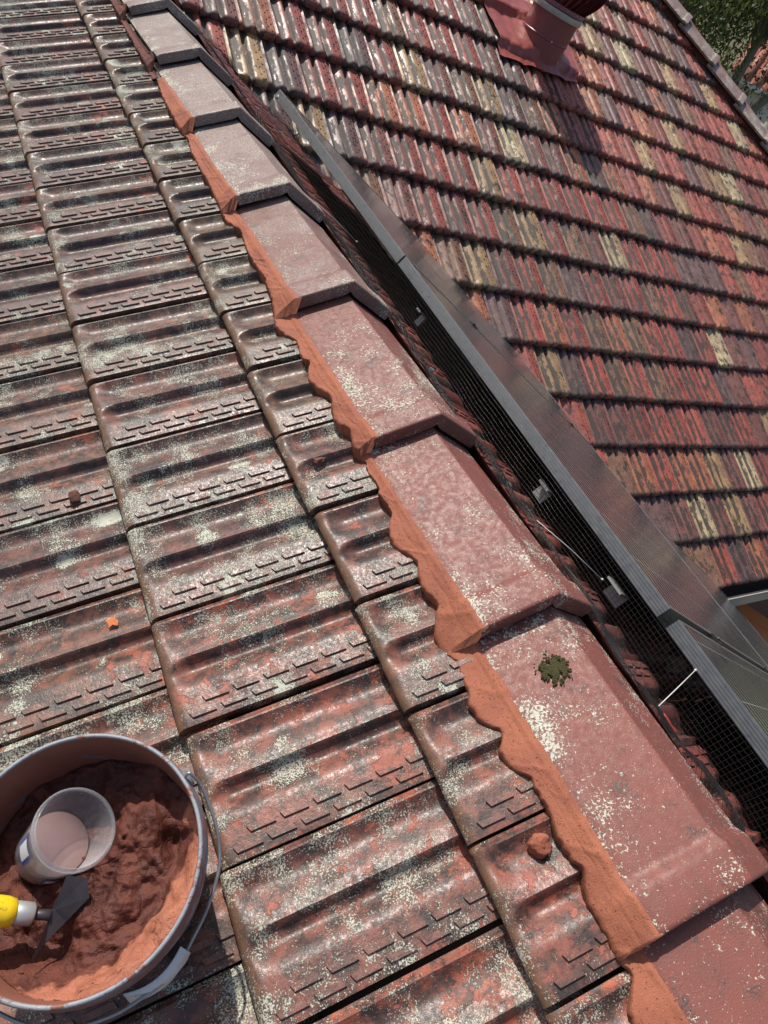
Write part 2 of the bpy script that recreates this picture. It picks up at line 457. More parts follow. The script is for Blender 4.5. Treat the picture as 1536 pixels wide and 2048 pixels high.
# near slope: measured joint offsets keep the hand-laid irregularity
OFF1 = {0: -.004, 1: -.001, 2: .002, 3: .006, 4: .0, 5: .006, 6: .003, 7: -.006, 9: .004, 10: .006, 11: .003, 12: -.005}
PAL1 = [(.145, .064, .050), (.125, .060, .050), (.165, .066, .048), (.115, .060, .050), (.155, .080, .058), (.14, .068, .044)]
for row in range(0, 5):
    for k in range(-4, 16):
        ph = (-2.3233 if row % 2 == 0 else -1.8001)
        yj = (ph + k) * TW + (OFF1.get(k, 0) * .7 if row == 0 else rnd.uniform(-.003, .003))
        s = s0 + row * GA + rnd.uniform(-.004, .004)
        if row >= 2 and k < (-1 if row == 2 else 2): pass
        org = Vector((-s * c1, yj + TW, -s * n1))
        if not (-1.4 < yj < 3.9): continue
        c = rnd.choice(PAL1)
        far = min(1, max(0, (yj + .9) / 3.2))
        nearrid = 1 - abs(row - 0) * .06
        a = .50 + .06 * rnd.uniform(-1, 1) + .03 * (1 - far)
        nr = max(0., min(1., (.75 - yj) / 1.3)) * (1 if row < 2 else .55)      # the tiles nearest the camera are the reddest
        rd = rnd.choice([(.27, .078, .048), (.235, .070, .045), (.29, .088, .052)])
        c = tuple(a_ * (1 - nr * .6) + b_ * nr * .6 for a_, b_ in zip(c, rd))
        if row == 0 and yj > .3: c = (c[0] * .85, c[1] * .98, c[2] * .82)
        place(THS if row == 0 else TH, frame(B1, org, TILT + rnd.uniform(-.004, .004), rnd.uniform(-.001, .001), rnd.uniform(-.006, .006), rnd.uniform(-.012, .012)), S1, c, a)
n_near = count

PAL3 = [((.31, .078, .055), 6), ((.25, .066, .050), 5), ((.17, .068, .054), 4), ((.125, .070, .064), 2.5), ((.20, .105, .064), 2.6), ((.42, .33, .19), .9), ((.34, .22, .11), 1.3), ((.35, .125, .065), 2.2)]
def pick3():
    t = rnd.uniform(0, sum(w for _, w in PAL3))
    for c, w in PAL3:
        t -= w
        if t <= 0: break
    k = rnd.uniform(.85, 1.15)
    return tuple(x * k for x in c)
def cam_d(p): return (Vector(p) - Vector(CAM)).length
def inview(p, m=.06):
    q = RR @ (np.array(p) - CAM)
    if q[2] < .05: return False
    x = q[0] / q[2] * 1414.55 / 1536; y = q[1] / q[2] * 1414.55 / 2048
    return abs(x) < .5 + m and abs(y) < .5 + m
PH = {0: 5.2147, 1: 5.7013, 2: 7.1362, 3: 9.5866, 4: 11.0637, 5: 11.5808, 6: 13.1529, 7: 14.6478, 8: 16.1301}
cand = []
hz = n3 / c3
for r in range(-9, 10):
    ph = PH.get(r, .15 if r % 2 == 0 else .65) % 1.0
    s = s3 + r * GA
    y = YV - s * c3; z = -s * n3
    yh = y + TL * c3
    for i in range(-6, 50):
        x = (ph + i) * TW - .0935
        if x + TW < YV - yh + .03 or x > EH - y: continue
        jit = rnd.uniform(-.003, .003)
        cand.append(('3', r, x, y + jit, z + jit * hz))
for row in range(0, 4):
    for k in range(-4, 20):
        s = s0 + row * GA
        yj = (.35 + .5 * (row % 2) + k) * TW
        x = s * c3
        if yj > YV - x + TW * .2 or yj < -1.3: continue
        cand.append(('2', row, x, yj, -s * n3))
def score(cn):
    p = (cn[2] + .1, cn[3] + .1, cn[4])
    d = cam_d(p)
    if not inview(p, .03): d += 100
    if cn[0] == '2': d = d * .5 + (4 if cn[3] < 2 else 0) + cn[1] * .8
    if cn[0] == '3' and (cn[2] < (YV - cn[3]) + .25 and cn[1] > 1): d += 3
    return d
cand.sort(key=score)
budget = 296 - n_near
bmF = {'2': ([], [], []), '3': ([], [], [])}
def stuff_add(key, me, M4, col):
    V, F, Cc = bmF[key]; b = len(V)
    V += [tuple(M4 @ v.co) for v in me.vertices]
    for p in me.polygons:
        F.append(tuple(b + i for i in p.vertices)); Cc.append(col)
for idx, (kind, r, x, y, z) in enumerate(cand):
    col = pick3()
    if kind == '3':
        M4 = frame(B3, (x, y, z), TILT3 + rnd.uniform(-.008, .008), rnd.uniform(-.002, .002), rnd.uniform(-.010, .010), rnd.uniform(-.02, .02))
        me = TF; inv = M4.inverted(); r3 = inv.to_3x3()
        if x < YV - y + .05 and x + TW > YV - y - TL:      # valley cut
            co = inv @ Vector((YV - y + .035, y, 0)); no = r3 @ Vector((-1, -1, 0))
            me = cut(TF, 'roof_tile_cut', co, no)
        elif x + TW > EH - y - TL:
            co = inv @ Vector((EH - y + .03, y, 0)); no = r3 @ Vector((1, 1, 0))
            me = cut(TF, 'roof_tile_cut', co, no)
        if len(me.polygons) < 4: continue
    else:
        col = tuple(v * .8 for v in rnd.choice([(.30, .08, .06), (.22, .06, .055), (.16, .06, .055), (.26, .075, .06)]))
        M4 = frame(B2, (x, y, z), TILT, rnd.uniform(-.001, .001), rnd.uniform(-.006, .006), rnd.uniform(-.01, .01))
        me = TFS if r == 0 else TF
        if y + TW > YV - x - .05:
            inv = M4.inverted(); r3 = inv.to_3x3()
            co = inv @ Vector((x, YV - x - .05, 0)); no = r3 @ Vector((1, 1, 0))
            me = cut(me, 'roof_tile_cut', co, no)
            if len(me.polygons) < 4: continue
    if idx < budget:
        place(me, M4, S3 if kind == '3' else S2, col, 1)
    else:
        stuff_add(kind, me, M4, col)
for key, par_ in (('2', S2), ('3', S3)):
    V, F, Cc = bmF[key]
    if not V: continue
    me = mesh('roof_tile_field', V, F, M['field'])
    at = me.color_attributes.new('tint', 'FLOAT_COLOR', 'CORNER')
    arr = np.ones((len(me.loops), 4), np.float32)
    for p, c in zip(me.polygons, Cc): arr[p.loop_start:p.loop_start + p.loop_total, :3] = c
    at.data.foreach_set('color', arr.ravel())
    o = obj('roof_tile_field', me, par_); o['kind'] = 'stuff'; sharp(o)

# valley sheet
mb = MB()
for a, b in ((.12, 0),):
    p0 = Vector((-.3, YV + .3, .3 * hz)); p1 = Vector((YV - ye, ye, (ye - YV) * hz))
    q = Vector((.10, 0, -.10 * hz + .02)); w = Vector((0, .10, .10 * hz * 0 + .02))
    d = Vector((0, 0, -.030))
    mb.add([p0 + q * 0 + d + Vector((0, 0, -.02)), p1 + d + Vector((0, 0, -.02)), p1 + d + Vector((.14, .14, .03)), p0 + d + Vector((.14, .14, .03)), p1 + d + Vector((-.14, -.14, .03)), p0 + d + Vector((-.14, -.14, .03))], [(0, 1, 2, 3), (1, 0, 5, 4)])
mb.build('valley_flashing', M['valley'], house, False)

# ------------------------------------------------------------------ ridge caps
def cap_mesh(name):
    L = .53; ZA, XW, ZW = .0665, .1398, 0.0006
    ph = math.atan2(ZA - ZW, XW)
    us = np.concatenate([-np.linspace(1, .12, 10), [-.07, -.038, -.018, -.007, .007, .018, .038, .07], np.linspace(.12, 1, 10)])
    ys = np.concatenate([[0, .0006, .002, .004, .007], np.linspace(.03, .052, 4), np.linspace(.056, .085, 7), np.linspace(.12, L, 9)])
    V = []; nx = len(us); ny = len(ys)
    def pt(u, y, th):
        au = abs(u)
        d = math.sqrt(au * au + .00020) - math.sqrt(.00020) * .35     # rounded apex
        z = ZA + .002 - min(1.02, d) / (math.sqrt(1.0002) - math.sqrt(.0002) * .35) * (ZA - ZW)
        lip = .0085 * (1 - float(sst(.052, .075, y)))
        if y < .007: lip -= .005 * (1 - math.sqrt(max(0, 1 - (1 - y / .007) ** 2)))
        nz = math.cos(ph); nxx = math.sin(ph) * math.copysign(min(1, au * 6), u)
        x = u * XW
        t = lip - th - .0065
        if au > .93 and th == 0: t -= .004 * ((au - .93) / .07) ** 2
        return (x + nxx * t, y, z + nz * t)
    for y in ys:
        for u in us: V.append(pt(u, y, 0))
    F = [(j * nx + i, j * nx + i + 1, (j + 1) * nx + i + 1, (j + 1) * nx + i) for j in range(ny - 1) for i in range(nx - 1)]
    b = len(V)
    for y in ys:
        for u in us: V.append(pt(u * (.985), y, .026))
    F += [(b + j * nx + i, b + (j + 1) * nx + i, b + (j + 1) * nx + i + 1, b + j * nx + i + 1) for j in range(ny - 1) for i in range(nx - 1)]
    for i in range(nx - 1):
        F.append((i, b + i, b + i + 1, i + 1)); t = (ny - 1) * nx
        F.append((t + i, t + i + 1, b + t + i + 1, b + t + i))
    for j in range(ny - 1):
        F.append((j * nx, (j + 1) * nx, b + (j + 1) * nx, b + j * nx)); t = nx - 1
        F.append((j * nx + t, b + j * nx + t, b + (j + 1) * nx + t, (j + 1) * nx + t))
    me = mesh(name, V, F, M['cap'])
    bm = bmesh.new(); bm.from_mesh(me); bmesh.ops.recalc_face_normals(bm, faces=bm.faces)
    for e in bm.edges:
        if len(e.link_faces) == 2 and e.calc_face_angle(0) > math.radians(38): e.smooth = False
    bm.to_mesh(me); bm.free()
    return me
CAPM = cap_mesh('ridge_cap')
CAPY = [-.7177 - .4714, -.7177, -.237, .2195, .694, 1.171, 1.645, 2.112, 2.580, 3.052, 3.53, 4.0]
CAPC = [(.185, .053, .038), (.19, .054, .038), (.185, .055, .040), (.175, .057, .043), (.155, .062, .048), (.15, .072, .058), (.15, .084, .070), (.15, .090, .078), (.15, .092, .080), (.18, .11, .095), (.18, .11, .095), (.18, .11, .095)]
CAPA = [.44, .44, .46, .50, .56, .60, .60, .60, .60, .60, .60, .60]
CT = math.atan(.033 / .4714)
KC = 1.03        # the caps sit a little larger and lower than the first survey put them
CV = Vector(CAM)
KM = Matrix.Translation(CV) @ Matrix.Scale(KC, 4) @ Matrix.Translation(-CV)
def kp(p): return CV + (Vector(p) - CV) * KC
for k, y in enumerate(CAPY):
    o = bpy.data.objects.new('ridge_cap', CAPM); COL.objects.link(o)
    o.matrix_basis = KM @ Matrix.Translation((rnd.uniform(-.003, .003), y, rnd.uniform(-.002, .001))) @ Matrix.Rotation(-CT, 4, 'X') @ Matrix.Rotation(rnd.uniform(-.012, .012), 4, 'Z') @ Matrix.Rotation(rnd.uniform(-.012, .012), 4, 'Y')
    par(o, house); o.color = (*CAPC[k], CAPA[k])

# ------------------------------------------------------------------ mortar line under the caps
EDGE = [(2.146, .14), (1.971, .155), (1.822, .157), (1.723, .157), (1.675, .144), (1.582, .157), (1.472, .158), (1.366, .157), (1.242, .162), (1.188, .163), (1.124, .138), (1.03, .15), (.947, .151), (.886, .144), (.835, .153), (.806, .154), (.72, .176), (.69, .176), (.634, .148), (.596, .155), (.571, .158), (.547, .142), (.531, .158), (.5, .169), (.469, .161), (.42, .141), (.396, .153), (.35, .162), (.313, .14), (.297, .145), (.261, .155), (.23, .138), (.208, .148), (.185, .146), (.158, .143), (.13, .152), (.091, .144), (.08, .145), (.059, .164), (.049, .167), (.01, .174), (-.016, .158), (-.042, .145), (-.06, .156), (-.087, .164), (-.138, .149), (-.153, .167), (-.184, .185), (-.222, .183), (-.246, .165), (-.266, .172), (-.284, .177), (-.301, .174), (-.316, .187), (-.346, .183), (-.371, .171), (-.378, .152), (-.407, .175), (-.44, .175), (-.461, .152), (-.486, .153), (-.506, .154), (-.52, .152), (-.541, .158), (-.559, .161), (-.585, .159), (-.606, .146), (-.618, .158), (-.639, .166), (-.656, .164), (-.677, .164), (-.713, .165), (-.723, .169), (-.739, .15), (-.744, .157), (-.758, .167), (-.764, .183), (-.782, .186), (-.808, .192), (-1.3, .18)]
ey = np.array([e[0] for e in EDGE])[::-1]; es = np.array([e[1] for e in EDGE])[::-1]
eyS = np.arange(-1.3, 2.2, .002); _e = np.interp(eyS, ey, es); _k = np.exp(-(np.arange(-12, 13) * .002 / .007) ** 2 / 2); _k /= _k.sum()
esS = np.convolve(np.pad(_e, 12, mode='edge'), _k, 'valid')
def near_surface(s, y):
    """height above the nose plane (along its normal) of the top course at distance s from the apex line"""
    k = math.floor(y / TW + 2.3233)
    yj = (-2.3233 + k) * TW + OFF1.get(k, 0) * .7
    xl = min(TW, max(0, yj + TW - y))
    u = s0 - s
    return float(tile_h(np.array([xl]), np.array([u]))[0]) - math.tan(TILT) * u
def cap_edge(y):
    """lower left edge of the wing at y : (x, z)"""
    y = CV.y + (y - CV.y) / KC
    k = max(i for i in range(len(CAPY)) if CAPY[i] <= y) if y >= CAPY[0] else 0
    f = (y - CAPY[k]) / .4714
    lip = -.0085 * float(sst(.052, .075, y - CAPY[k]))
    q = kp((-.1398, y, .0006 - .033 * f + lip))
    return q.x, q.z, y - CAPY[k]
def mortar(y0, y1, name, mat, edge=True, seed=0., bulge=.004):
    ys = np.arange(y0, y1, .0035)
    nu = 26; V = []
    for y in ys:
        s_b = float(np.interp(y, eyS, esS)) if edge else .156
        w1 = mnoise.fractal(Vector((y * 14 + seed, 3.1, 0)), 1.0, 2.0, 4)
        s_b += .002 * w1 + .0035 * mnoise.noise(Vector((y * 70, seed, 7))) + .002 * mnoise.noise(Vector((y * 190, seed, 3)))
        hb = near_surface(s_b, y)
        bot = Vector((-s_b * c1, y, -s_b * n1)) + B1[2] * hb
        cx, cz, f = cap_edge(y)
        nosegap = math.exp(-(f / .02) ** 2)
        ov = .010 + .012 * max(0, mnoise.noise(Vector((y * 9 + seed, 1.7, 2)))) + .004 * mnoise.noise(Vector((y * 60, 5, seed)))
        if not edge: ov = -.012
        ph = .4424
        top = Vector((cx + ov * math.cos(ph), y, cz + ov * math.sin(ph)))
        mid1 = Vector((cx - .006, y, cz - .004))
        out = (Vector((-1, 0, .62))).normalized()
        sm_ = -mid1.x * c1 - mid1.z * n1
        E0 = Vector((-.176 * c1, y, -.176 * n1)) + B1[2] * -.004
        qe = (s_b + .003 - sm_) / (.176 - sm_)
        E = mid1.lerp(E0, qe)
        hE = E.dot(B1[2]); hs = near_surface(s_b, y)
        low = E + B1[2] * (min(hs, hE - .004) - .004 - hE)
        for i in range(nu):
            t = i / (nu - 1)
            if t < .05:
                p = low.lerp(E - B1[2] * .003 + B1[1] * -.0006, t / .05)
            elif t < .80:
                q = (t - .05) / .75
                p = E.lerp(mid1, q)
                if q < .12: p = p - B1[2] * .003 * (1 - q / .12) ** 2
            else:
                q = (t - .80) / .20
                p = mid1.lerp(top, q) + B1[2] * (.0035 * math.sin(min(1, q * 1.25) * math.pi))
            e = min(1, 7 * max(0, t - .06)) * min(1, 7 * (1 - t))
            d = .0014 * mnoise.fractal(Vector(((y + .03 * t) * 16 + seed, t * 1.6, 0)), 1.0, 2.0, 3)
            sk = y + .060 * t + .012 * mnoise.noise(Vector((y * 7, t * 1.5, 4 + seed)))
            am = max(0, .35 + mnoise.noise(Vector((y * 5 + 8, seed, 3))))
            st = sk * (34 if y > .35 else 22); fr = st - math.floor(st)
            d += (.0028 if y > .35 else .0010) * am * (fr ** 7 - .12)
            lp = (y + .045 * t + .02 * mnoise.noise(Vector((y * 4, 2, seed)))) * 7.1; fl = lp - math.floor(lp)
            d += .0030 * (fl ** 16)
            # a long score left by the trowel tip
            d -= .0012 * math.exp(-((t - .55 - .18 * mnoise.noise(Vector((y * 3, 1, seed)))) / .02) ** 2)
            d += .0006 * mnoise.noise(Vector((y * 330, t * 26, seed)))
            V.append(p + out * (d * e))
    ny = len(ys)
    F = [(j * nu + i, (j + 1) * nu + i, (j + 1) * nu + i + 1, j * nu + i + 1) for j in range(ny - 1) for i in range(nu - 1)]
    o = mobj(name, V, F, mat, house)
    return o
mortar(-1.25, 2.112, 'mortar_bedding', M['mortar'], True, 0.)
o = mortar(2.118, 4.1, 'mortar_bedding', M['oldmortar'], False, 4.); o['label'] = 'old dark maroon mortar not yet covered'
# bedding on the far side of the ridge (old, mostly hidden)
V = []
ysx = np.arange(-1.2, 4.05, .02)
for y in ysx:
    n = mnoise.fractal(Vector((y * 20, 9, 1)), 1, 2, 3) * .008
    V += [(.165 + n * .3, y, -.040), (.185 + n, y, -.062), (.200 + n, y, -.115)]
F = []
for j in range(len(ysx) - 1):
    for i in range(2): F.append((j * 3 + i, j * 3 + i + 1, (j + 1) * 3 + i + 1, (j + 1) * 3 + i))
mobj('mortar_bedding', V, F, M['oldmortar'], house)

# ------------------------------------------------------------------ hip at the far right
HC = cap_mesh('hip_cap')
hd = Vector((1, -1, -hz)).normalized()           # down the hip
side = Vector((1, 1, 0)).normalized()
upv = side.cross(hd) if side.cross(hd).z > 0 else hd.cross(side)
hip0 = Vector((5.98, 5.107, .632))
for k in range(-8, 9):
    p = hip0 + hd * (k * .4714)
    o = bpy.data.objects.new('hip_cap', HC); COL.objects.link(o)
    yl = -hd; xl = yl.cross(upv).normalized()
    m = Matrix((xl, yl, upv)).transposed().to_4x4()
    o.matrix_basis = Matrix.Translation(p + upv * -.068) @ m @ Matrix.Rotation(-CT, 4, 'X') @ Matrix.Scale(1.12, 4, (1, 0, 0))
    par(o, house); o.color = (.20, .115, .095, .585)
mb = MB()
N = 120
V = []; F = []
for j in range(N + 1):
    p = Vector((EH / 2, EH / 2, 0)) ; 
    yy = yt - (yt - ye) * j / N; xx = EH - yy; zz = (yy - YV) * hz
    n = .018 * mnoise.noise(Vector((j * .9, 2, 0)))
    V += [(xx - .03 + n, yy - .03 + n, zz - .055), (xx - .015 + n, yy - .015 + n, zz + .02), (xx + .0 + n * .4, yy + .0 + n * .4, zz + .062), (xx + .11, yy + .11, zz + .085), (xx + .22, yy + .22, zz - .05)]
for j in range(N):
    for i in range(4): F.append((j * 5 + i, j * 5 + i + 1, (j + 1) * 5 + i + 1, (j + 1) * 5 + i))
o = mobj('hip_bedding', V, F, M['oldmortar'], house)

# ------------------------------------------------------------------ eaves, gutter and walls
gx0, gx1 = YV - ye - .15, EH - ye + .1
def extrude_x(prof, x0, x1, n=1):
    V = []; F = []
    m = len(prof)
    for i in range(n + 1):
        x = x0 + (x1 - x0) * i / n
        V += [(x, p[0], p[1]) for p in prof]
    for i in range(n):
        for k in range(m - 1): F.append((i * m + k, i * m + k + 1, (i + 1) * m + k + 1, (i + 1) * m + k))
    return V, F
ez = (ye - YV) * hz
gy = .565
prof = [(ye + .05, ez - .075), (ye + .05, ez - .17), (gy + .01, ez - .175), (gy - .012, ez - .14), (gy - .012, ez - .045), (gy - .018, ez - .034), (gy - .008, ez - .024), (gy + .006, ez - .030), (gy + .004, ez - .05), (gy + .002, ez - .14), (gy + .012, ez - .165), (ye + .045, ez - .160)]
V, F = extrude_x(prof, gx0, gx1, 8); gu = mobj('gutter', V[:], F, M['valley'], house)
lipp = [(gy - .0125, ez - .16), (gy - .0135, ez - .045), (gy - .017, ez - .034), (gy - .014, ez - .026), (gy - .007, ez - .025), (gy - .002, ez - .028), (gy + .001, ez - .030), (gy - .006, ez - .025), (gy - .014, ez - .027), (gy - .016, ez - .034), (gy - .011, ez - .040)]
V, F = extrude_x(lipp, gx0, gx1, 8); mobj('gutter_lip', V, F, M['gutter'], gu)
mb = MB(); mb.box(((gx0 + gx1) / 2, ye + .075, ez - .13), ((gx1 - gx0) / 2, 0, 0), (0, .012, 0), (0, 0, .10)); mb.build('fascia', M['gutter'], house, False)
mb = MB(); mb.box(((gx0 + gx1) / 2, ye + .37, ez - .24), ((gx1 - gx0) / 2, 0, 0), (0, .28, 0), (0, 0, .008)); mb.build('soffit', M['timber'], house, False)
for i in range(7):
    mb = MB(); mb.box((4.0 + i * 1.0, ye + .36, ez - .275), (.022, 0, 0), (0, .27, 0), (0, 0, .026)); mb.build('rafter_tail', M['timber'], house, False)
wy = ye + .62
mb = MB(); mb.box(((gx0 + gx1) / 2, wy + .1, (GZ + ez - .2) / 2), ((gx1 - gx0) / 2 - .5, 0, 0), (0, .1, 0), (0, 0, (ez - .2 - GZ) / 2)); wallo = mb.build('wall', M['brick'], house, False)
for i in range(13):
    zc = GZ + .1 + i * .2
    if zc > ez - .3: break
    mb = MB(); mb.box(((gx0 + gx1) / 2, wy - .012, zc), ((gx1 - gx0) / 2 - .5, 0, 0), (0, .010, .006), (0, -.002, .096)); mb.build('cladding_board', M['brick'], wallo, False)
px = 3.9 * c3 - .5
mb = MB(); mb.box((px, -.6, (GZ + -1.9) / 2), (.1, 0, 0), (0, 1.55, 0), (0, 0, (-1.9 - GZ) / 2)); mb.build('wall', M['brick'], house, False)
mb = MB(); mb.box((-2.6, 1.2, (GZ - 1.55) / 2), (.1, 0, 0), (0, 3.4, 0), (0, 0, (-1.55 - GZ) / 2)); mb.build('wall', M['brick'], house, False)

# ------------------------------------------------------------------ solar panels
def glass_mat():
    t = NT('panel_glass'); v = t.tc()
    x = t.sep(v)
    cell = t.mix(t.noise(v, 3, 2), (.006, .007, .012), (.010, .011, .017))
    fr = t.math('FRACT', t.mul(x[0], 1 / .0526), 0.)
    bus = t.math('LESS_THAN', fr, .10)
    fx = t.math('FRACT', t.mul(x[0], 1 / .158), 0.); fy = t.math('FRACT', t.mul(x[1], 1 / .158), 0.)
    gap = t.math('MAXIMUM', t.math('LESS_THAN', fx, .012), t.math('LESS_THAN', fy, .012))
    col = t.mix(bus, cell, (.50, .49, .47)); col = t.mix(gap, col, (.36, .36, .35))
    dust = t.sm(t.noise(v, 160, 3, .7), .66, .72)
    col = t.mix(t.mul(dust, .25), col, (.4, .36, .3))
    smear = t.noise(t.vmul(v, (1, .25, 1)), 14, 4, .6)
    wob = t.noise(v, 2.5, 1)
    m = t.out(col, t.sm(smear, .3, .75, .13, .21), t.bump(wob, .12, .004), spec=.5)
    t.b.inputs['IOR'].default_value = 1.30
    return m
M['glass'] = glass_mat()
XP, ZP = .5718, -.1474
PLEN = 1.97
panels = [('A', 1.3225, 2.690, 0), ('B', -.1973, 1.3125, 0), ('C', -1.72, -.2303, 0), ('D', -.78, .73, 1), ('E', -2.3, -.80, 1)]
LAB = {'A': 'farthest solar panel, its narrow upper end under the red tiled valley slope',
       'B': 'long middle solar panel with grooved grey frame between two dark gaps',
       'C': 'nearest solar panel of the upper row, frame starting after the wide gap',
       'D': 'lower solar panel behind the middle one, near the white gutter',
       'E': 'lower solar panel at the right edge of the picture behind the nearest one'}
NP = B2[2]; DP = -B2[1]                      # normal, downslope
def panel(key, ya, yb, row):
    base = Vector((XP, ya, ZP)) + DP * (row * (PLEN + .02))
    e = empty('solar_panel', base, LAB[key], 'solar panel', 'solar panels on the roof slope behind the ridge')
    Y = Vector((0, 1, 0)); L = yb - ya
    FH = .036
    # frame profile (distance downslope, depth under the glass plane)
    pr = [(.011, -.0016), (.0006, -.0016), (0, -.001)]
    for g in range(4):
        d0 = .005 + g * .0078
        pr += [(0, d0), (.0012, d0 + .0006), (.0012, d0 + .0016), (0, d0 + .0022)]
    pr += [(0, FH), (.028, FH), (.028, FH - .0015), (.0018, FH - .0015), (.0018, .008), (.011, .008), (.011, -.0016)]
    def bar(p0, along, inward, ln):
        V = []; m = len(pr)
        for q, mi in ((0, 1), (ln, -1)):
            for (a, b) in pr: V.append(p0 + along * (q + mi * min(a, .011) * 1.0) + inward * a - NP * b)
        F = [(k, k + 1, m + k + 1, m + k) for k in range(m - 1)]
        F += [tuple(range(m - 1))[::-1], tuple(m + k for k in range(m - 1))]
        return V, F
    mbf = MB()
    mbf.add(*bar(base, Y, DP, L)); mbf.add(*bar(base + DP * PLEN + Y * L, -Y, -DP, L))
    mbf.add(*bar(base + Y * L, DP, -Y, PLEN)); mbf.add(*bar(base + DP * PLEN, -DP, Y, PLEN))
    o = mbf.build('frame', M['alu'], e, False)
    bm = bmesh.new(); bm.from_mesh(o.data); bmesh.ops.recalc_face_normals(bm, faces=bm.faces); bm.to_mesh(o.data); bm.free()
    g = mesh('glass', [(0, 0, 0), (PLEN - .02, 0, 0), (PLEN - .02, L - .02, 0), (0, L - .02, 0), (0, 0, -.006), (PLEN - .02, 0, -.006), (PLEN - .02, L - .02, -.006), (0, L - .02, -.006)],
             [(0, 1, 2, 3), (7, 6, 5, 4), (0, 4, 5, 1), (1, 5, 6, 2), (2, 6, 7, 3), (3, 7, 4, 0)], M['glass'], False)
    go = obj('glass', g)
    go.matrix_basis = Matrix.Translation(base + DP * .010 + Y * .010 + NP * .0002) @ Matrix((DP, Y, NP)).transposed().to_4x4()
    par(go, e)
    return e
for p in panels: panel(*p)
# clamps between neighbours and rails below
def thing_box(name, label, cat, c, ax, ay, az, mat, group=None):
    mb = MB(); mb.box(c, ax, ay, az); o = mb.build(name, mat, None, False); tag(o, label, cat, group); return o
gapY = [1.3175, -.2138]
for gi, gy_ in enumerate(gapY):
    for ci, dd in enumerate((.52, 1.66)):
        c = Vector((XP, gy_, ZP)) + DP * dd + NP * .003
        w = .006 if gi == 0 else .013
        mb = MB(); mb.box(c, DP * .02, Vector((0, w + .006, 0)), NP * .0022); mb.box(c - NP * .02, DP * .02, Vector((0, w * .5, 0)), NP * .02)
        mb.lathe(c + NP * .002, NP, [(0, .006), (.0055, .006), (.0065, .004), (.0065, 0)], 10)
        o = mb.build('panel_clamp', M['blackplastic'], None, False)
        tag(o, ('%s black clamp in the %s gap between solar panels' % (('upper', 'lower')[ci], ('narrow far', 'wide near')[gi])), 'clamp', 'clamps holding the solar panels')
for i, dd in enumerate((.40, 1.70)):
    c = Vector((XP, .5, ZP)) + DP * dd - NP * .062
    mb = MB(); mb.box(c, DP * .018, Vector((0, 2.15, 0)), NP * .022)
    o = mb.build('mounting_rail', M['rail'], None, False)
    tag(o, ('upper' if i == 0 else 'lower') + ' aluminium mounting rail under the solar panels', 'rail', 'rails under the solar panels')

# ------------------------------------------------------------------ bird wire mesh
def mesh_prof(t, y):
    """point of the mesh sheet; t 0 at the panel frame .. 1 at the ridge caps"""
    w = mnoise.fractal(Vector((y * 3.2, 1.3, 0)), 1, 2, 3)
    w2 = mnoise.noise(Vector((y * 9.0, 6.3, 2)))
    A = Vector((XP + .004, y, ZP)) - NP * .010
    Bf = Vector((XP - .055 + .012 * w2, y, ZP - .165 + .010 * w))        # fold
    Cc = Vector((.205 + .016 * w + .010 * w2, y, -.062 + .018 * w2))      # against the caps
    mid = Vector((.345 + .012 * w, y, -.160 + .016 * w2))
    if t < .42:
        q = t / .42; p = A.lerp(Bf, q) + Vector((-.010, 0, 0)) * math.sin(q * math.pi)
    else:
        q = (t - .42) / .58
        a = Bf.lerp(mid, q); b = mid.lerp(Cc, q); p = a.lerp(b, q)
        p = p + Vector((0, 0, 1)) * (.012 * q * mnoise.noise(Vector((y * 14, q * 3, 4))))
    return p
mb = MB()
yA, yB, PIT = -1.05, 2.74, .0127
nL = 35
for i in range(nL + 1):
    t = i / nL
    pts = []
    y = yA
    while y <= yB:
        yy = y + .006 * mnoise.noise(Vector((t * 5, y * 3, 9)))
        pts.append(mesh_prof(t, yy)); y += .0254
    mb.tube(pts, .00062, 3, False)
ny = int((yB - yA) / PIT)
for j in range(ny + 1):
    y = yA + j * PIT
    pts = [mesh_prof(i / 22, y + .010 * mnoise.noise(Vector((y * 2, i * .12, 3)))) for i in range(23)]
    mb.tube(pts, .00062, 3, False)
o = mb.build('wire_netting', M['wire'], None, True)
tag(o, 'black square wire netting closing the gap between ridge caps and solar panels', 'wire mesh')

def clip(p, n, r, label, pin):
    e = empty('mesh_clip', p, label, 'clip', 'clips holding the wire netting')
    n = Vector(n).normalized(); mb = MB()
    mb.lathe(p, n, [(0, .0035), (r * .6, .003), (r, .0012), (r, -.001), (0, -.001)], 24); mb.build('washer', M['steel'], e)
    mb = MB(); mb.tube([Vector(p) - n * .004, Vector(p) + n * .012], .0012, 6); mb.tube([Vector(p), Vector(p) + Vector(pin)], .0011, 6); mb.build('pin', M['steel'], e)
def ties(a, b, label, r=.0011):
    a = Vector(a); b = Vector(b); mb = MB(); m = (a + b) / 2 + Vector((0, 0, .004))
    mb.tube([a, m, b], r, 6); d = (b - a).normalized(); mb.box(b, d * .003, d.orthogonal().normalized() * .0022, d.cross(d.orthogonal().normalized()) * .0022)
    o = mb.build('cable_tie', M['whitepl']); tag(o, label, 'cable tie', 'pale cable ties on the wire netting')
def on_mesh(px):
    pass
